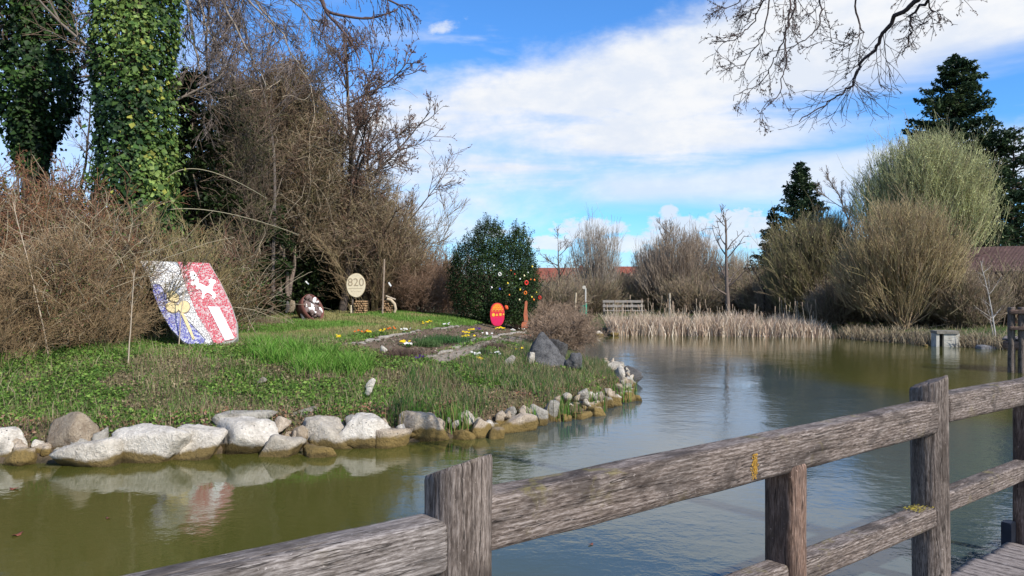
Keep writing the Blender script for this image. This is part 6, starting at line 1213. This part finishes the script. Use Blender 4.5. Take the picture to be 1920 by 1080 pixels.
def flowers():
    pet = {'yellow': (.85, .62, .02), 'white': (.84, .82, .76), 'purple': (.10, .03, .20), 'orange': (.75, .16, .02)}; fm = veg('petals', .3, .5)
    L = [(633, 637, 'yellow', 9, 'yellow primrose at the far left end of the bed'), (693, 627, 'yellow', 6, 'yellow primrose beside the red flowers outside the bed'), (714, 624, 'yellow', 6, 'yellow primrose on the lawn right of the red flowers'), (680, 626, 'orange', 10, 'orange red flowers on the lawn side of the edging'), (737, 619, 'orange', 7, 'small orange red flowers farther along the edging'),
         (760, 622, 'white', 9, 'white primrose sitting on the edging stones'), (762, 646, 'yellow', 8, 'yellow primrose inside the bed near the pale stone'), (768, 649, 'white', 5, 'white flower at the right of the bed primrose'), (805, 606, 'yellow', 8, 'yellow primrose behind the second edging row'), (794, 608, 'yellow', 5, 'single small yellow primrose left of the far one'),
         (884, 622, 'yellow', 9, 'yellow primrose left of the purple flower'), (877, 627, 'yellow', 9, 'spreading yellow primrose in front of the purple flower'), (896, 620, 'purple', 8, 'dark purple flower between the yellow primroses'), (874, 634, 'yellow', 9, 'yellow primrose at the end of the dark leafy patch'), (939, 617, 'yellow', 20, 'large yellow daffodil clump in front of the egg board'),
         (913, 629, 'white', 11, 'white primrose on the edging below the egg board'), (962, 620, 'white', 6, 'white primrose left of the rusty figure'), (981, 618, 'white', 6, 'white primrose at the foot of the rusty figure'), (970, 660, 'yellow', 6, 'yellow primrose with big green leaves beside the boulders'), (898, 678, 'yellow', 9, 'yellow primrose on the slope below the path'),
         (889, 668, 'white', 9, 'larger white primrose on the slope below the path'), (926, 668, 'white', 6, 'smaller white primrose right of the slope ones'), (787, 677, 'purple', 6, 'dark purple flower at the near end of the path'), (838, 610, 'white', 5, 'pale flower on the far side of the bed')]
    for i, (px, py, c, n, lab) in enumerate(L):
        g = hit(px, py+3); rng = NR(800+i); t = thing('flower_clump', lab, 'flowers', g, 'spring flowers in the bed'); n = max(4, int(n*.75)); r = .028*math.sqrt(n); big = 2.2 if 'big green' in lab else 1
        k = int(26*big); q = rng.normal(0, 1, (k, 3))*[r*.9*big, r*.8, .0]+[0, 0, .03]; v, f, cc = leaves(q, nrm(rng.normal(0, .5, (k, 3))+[0, 0, .8]), .075, (.07, .17, .03), rng, .5); obj('leaves', mesh_np('leaves', v, [f], cc), M['veg'], t)['kind'] = 'stuff'
        A = []
        for j in range(n):
            ctr = np.array([rng.normal(0, r), rng.normal(0, r*.7), rng.uniform(.08, .13)*(1.4 if n > 15 else 1)]); a = np.arange(5)*2*np.pi/5+rng.uniform(0, 1); tilt = nrm(np.array([rng.normal(0, .3), -.5, .8]))
            e1 = nrm(np.cross(tilt, [1, 0, .1])); e2 = np.cross(tilt, e1); P = ctr+(np.cos(a)[:, None]*e1+np.sin(a)[:, None]*e2)*.019; A.append(leaves(P, np.tile(tilt, (5, 1)), .036, pet[c], rng, .9, .15, .06))
        V, F, C = joinp(A); obj('petals', mesh_np('petals', V, [F], C), fm, t)['kind'] = 'stuff'
flowers()

# ------------------------------------------------------------------ far side: houses, bench, outlet, dock
def box_me(nm, d, bev=.01):
    bm = bmesh.new(); bmesh.ops.create_cube(bm, size=1); bmesh.ops.scale(bm, vec=d, verts=bm.verts)
    if bev: bmesh.ops.bevel(bm, geom=bm.edges[:], offset=bev, segments=2)
    me = bpy.data.meshes.new(nm); bm.to_mesh(me); bm.free(); return me
def bx(nm, c, d, m, parent, rot=(0, 0, 0), bev=.008):
    o = obj(nm, box_me(nm, d, bev), m, parent); o.location = c; o.rotation_euler = rot; return o
def tile_mat(name, c, sc=3.2):
    m, k, b, o = mat(name); tc = k.new('ShaderNodeTexCoord').outputs['Object']; w = k.new('ShaderNodeTexWave', wave_type='BANDS', bands_direction='X'); k.l.new(tc, w.inputs[0]); w.inputs['Scale'].default_value = sc
    w2 = k.new('ShaderNodeTexWave', wave_type='BANDS', bands_direction='Y', wave_profile='SAW'); k.l.new(tc, w2.inputs[0]); w2.inputs['Scale'].default_value = sc*.8
    n = k.noise(tc, 2.2, 5, .7); k.put(b.inputs['Base Color'], k.ramp(n, [(.3, tuple(v*.6 for v in c)), (.7, tuple(v*1.2 for v in c))])); k.put(b.inputs['Normal'], k.bump(k.add(w.outputs['Fac'], w2.outputs['Fac']), 1, .06)); return m
def house(lab, cat, loc, L, W, H, RH, rz, wall, roof, wins=3):
    t = thing('house', lab, cat, loc, None, rz); bx('wall', (0, 0, H/2-.5), (L, W, H+1), wall, t, bev=.02)
    for sgn in (-1, 1):
        sl = math.hypot(W/2+.5, RH); o = bx('roof', (0, sgn*(W/4+.22), H+RH/2), (L+1, sl, .16), roof, t, (-sgn*math.atan2(RH, W/2+.5), 0, 0), .02)
    for sx in (-1, 1):
        flat_poly('gable', [(-W/2, 0), (W/2, 0), (0, RH-.1)], (sx*(L/2-.15), 0, H), (0, 1, 0), (0, 0, 1), (1, 0, 0), -.1, .1, wall, t)
    gl = plain('window_glass', (.03, .035, .04), .15, .1, 3, 0, spec=.6); fr = plain('window_frame', (.6, .58, .54), .6)
    for i in range(wins):
        x = -L/2+L*(i+.5)/wins; o = bx('window', (x, -W/2-.02, H*.55), (1.1, .08, 1.2), fr, t); bx('pane', (0, -.045, 0), (.94, .02, 1.04), gl, o, bev=0)
    c = bx('chimney', (L*.22, 0, H+RH*.9), (.6, .6, 1.2), plain('chimney_brick', (.3, .12, .08), .9), t)
    return t
def background():
    plast = plain('pale_plaster', (.6, .56, .48), .9, .1, 2, .2); rt = tile_mat('red_roof_tiles', (.40, .12, .075)); rt2 = tile_mat('dark_roof_tiles', (.17, .10, .09), 5)
    p = GP(1062, 112); house('long house with a bright red tiled roof just right of the dark bush', 'house', (p[0], p[1], .8), 9.5, 9, 2.7, 2.0, -.05, plast, rt, 3)
    p = GP(1192, 170); house('far small house whose red roof shows over the brown bushes', 'house', (p[0], p[1], 1.2), 9, 8, 4.0, 2.3, .1, plast, rt, 3)
    bk = mat('dark_red_brick'); m, k, b, o = bk; tc = k.new('ShaderNodeTexCoord').outputs['Object']; br = k.new('ShaderNodeTexBrick'); mp = k.map(tc, (1, 1, 1), rot=(R(90), 0, 0)); k.l.new(mp, br.inputs[0]); br.inputs['Scale'].default_value = 4
    br.inputs['Color1'].default_value = (.23, .075, .05, 1); br.inputs['Color2'].default_value = (.30, .10, .065, 1); br.inputs['Mortar'].default_value = (.2, .15, .13, 1); k.put(b.inputs['Base Color'], br.outputs[0])
    p = GP(1965, 43); house('low dark red brick building with a dark roof at the right edge behind the dock', 'building', (p[0], p[1], .3), 11, 7, 2.9, 1.5, -.5, m, rt2, 2)
    # bench-like rail fence
    a = GP(1130, 51); b_ = GP(1206, 51); L = b_[0]-a[0]; t = thing('bench', 'long low grey wooden bench rail behind the reeds', 'bench', ((a[0]+b_[0])/2, 51, a[2])); gw = plain('silvered_wood', (.25, .225, .20), .85, .2, 6, .3)
    for z in (1.02, .72): bx('rail', (0, 0, z), (L, .06, .16), gw, t)
    for i in range(5): bx('post', (-L/2+.1+i*(L-.2)/4, .07, .45), (.10, .08, 1.3), gw, t)
    bx('seat', (0, -.25, .42), (L, .4, .05), gw, t)
    # stakes and small sign post at left of the bench
    for (px, h, c, lab) in ((1078, 1.75, (.46, .38, .27), 'slim pale wooden pole left of the green sign post'), (1256, 1.7, (.50, .42, .32), 'short thick pale pole standing at the edge of the reed belt')):
        g = GP(px, 46); t = thing('pole', lab, 'pole', g); P0, _ = strands(NR(px), np.array([[0, 0, -.1]]), np.array([[.02, 0, 1.]]), np.array([h]), 5, .02, 0); V, F, C = tubes_join([(P0, .055 if px < 1200 else .07, .05, 8, c)]); obj('shaft', mesh_np('shaft', V, F, C, True), M['twig'], t)
    g = GP(1098, 48); t = thing('sign_post', 'small post with round white top and green lower sleeve on the far bank', 'post', g); P0 = np.array([[[0, 0, -.1], [0, 0, 1.0], [0, 0, 1.9]]]); V, F, C = tubes_join([(P0, .045, .045, 10, (.55, .53, .48))]); obj('shaft', mesh_np('shaft', V, F, C, True), M['twig'], t)
    P0 = np.array([[[0, 0, 0.05], [0, 0, .5], [0, 0, .95]]]); V, F, C = tubes_join([(P0, .085, .085, 12, (.05, .30, .20))]); obj('sleeve', mesh_np('sleeve', V, F, C, True), M['twig'], t); bx('green_panel', (-.22, 0, .55), (.3, .03, .6), plain('green_paint', (.04, .24, .16), .5), t)
    flat_poly('round_plate', [(math.cos(i*.524)*.11, math.sin(i*.524)*.11) for i in range(12)], (-.1, -.06, 1.95), (1, 0, 0), (0, 0, 1), (0, -1, 0), 0, .02, plain('white_plate', (.42, .39, .33), .7), t)
    # fence posts seen at the far lawn
    # concrete outlet
    con = plain('weathered_concrete', (.42, .40, .35), .9, .3, 3, .5, .02); p = PX(1773, 650, 31.2); t = thing('concrete_outlet', 'weathered concrete drain block set in the right bank', 'outlet', (p[0], p[1], 0), None, -.12)
    bx('side_wall', (.17, .1, .22), (.60, .5, .62), con, t, bev=.02); bx('cover_slab', (0, .1, .58), (.84, .62, .12), plain('mossy_concrete', (.20, .18, .15), .9, .4, 5, .6, .02), t, bev=.02); bx('side_wall', (-.36, .1, .22), (.12, .5, .62), con, t, bev=.02); bx('opening_shade', (-.2, .15, .22), (.2, .3, .6), plain('outlet_shade_black', (.01, .01, .01)), t)  # black block between the walls stands in for shade in the opening
    lone('shore_rock', 'low brown shore rock with turf between the outlet and the dock', 'rock', 1848, 646, 660, 40, 30, 'grey_rock', 81, 0, .6, 3, 9, .08); lone('shore_rock', 'small pale rock at the waterline left of the outlet', 'rock', 1738, 645, 653, 16, 31.4, 'lime', 82, 0, .8, 3, 9); lone('shore_rock', 'pale rock at the left end of the reed belt', 'rock', 1122, 620, 631, 22, 38.7, 'lime', 83, 0, .8, 3, 9)
    lone('shore_rock', 'flat pale rock in front of the left reeds', 'rock', 1150, 623, 631, 20, 38.6, 'lime_brown', 84, 0, .8, 3, 9)
    # the other landing of the boardwalk
    t = thing('footbridge', 'end of a second timber footbridge with railing at the right edge', 'footbridge', (13.75, 21.3, 0), None, R(-35)); gp = plain('sunlit_grey_post', (.44, .41, .37), .85, .25, 8, .5, .006); shade_wood = M['post_brown']  # darker wood on rails and bearers stands in for their shaded side
    for x in (0, .24, 2.6, 4.7):
        o = obj('post', round_post('post', .09, -1.3, 1.80, 30+int(x*7)), M['post'], t); o.location = (x, 0, 0); o.rotation_euler = UP_ROT
    for z, h in ((1.67, .12), (1.22, .10)):
        o = obj('rail', beam('rail', -.05, 6.5, h, .1, 50, .003, step=.05, ang_n=24), shade_wood, t); o.location = (0, -.09, z); o.rotation_euler = (0, 0, 0)
    ms = beam('plank', -1.5, .15, .05, .14, 51, .002, step=.06, ang_n=20)
    for i in range(44):
        o = obj('plank', ms, M['deck'], t); o.location = (-.15+i*.15, .2, .90); o.rotation_euler = (0, 0, R(-90)); 
    o = obj('bearer', beam('bearer', -.2, 6.5, .22, .12, 52, .003, step=.1, ang_n=20), shade_wood, t); o.location = (0, .0, .755)
    o = obj('bearer', beam('bearer', -.2, 6.5, .22, .12, 52, .003, step=.1, ang_n=20), shade_wood, t); o.location = (0, 1.5, .755)
background()
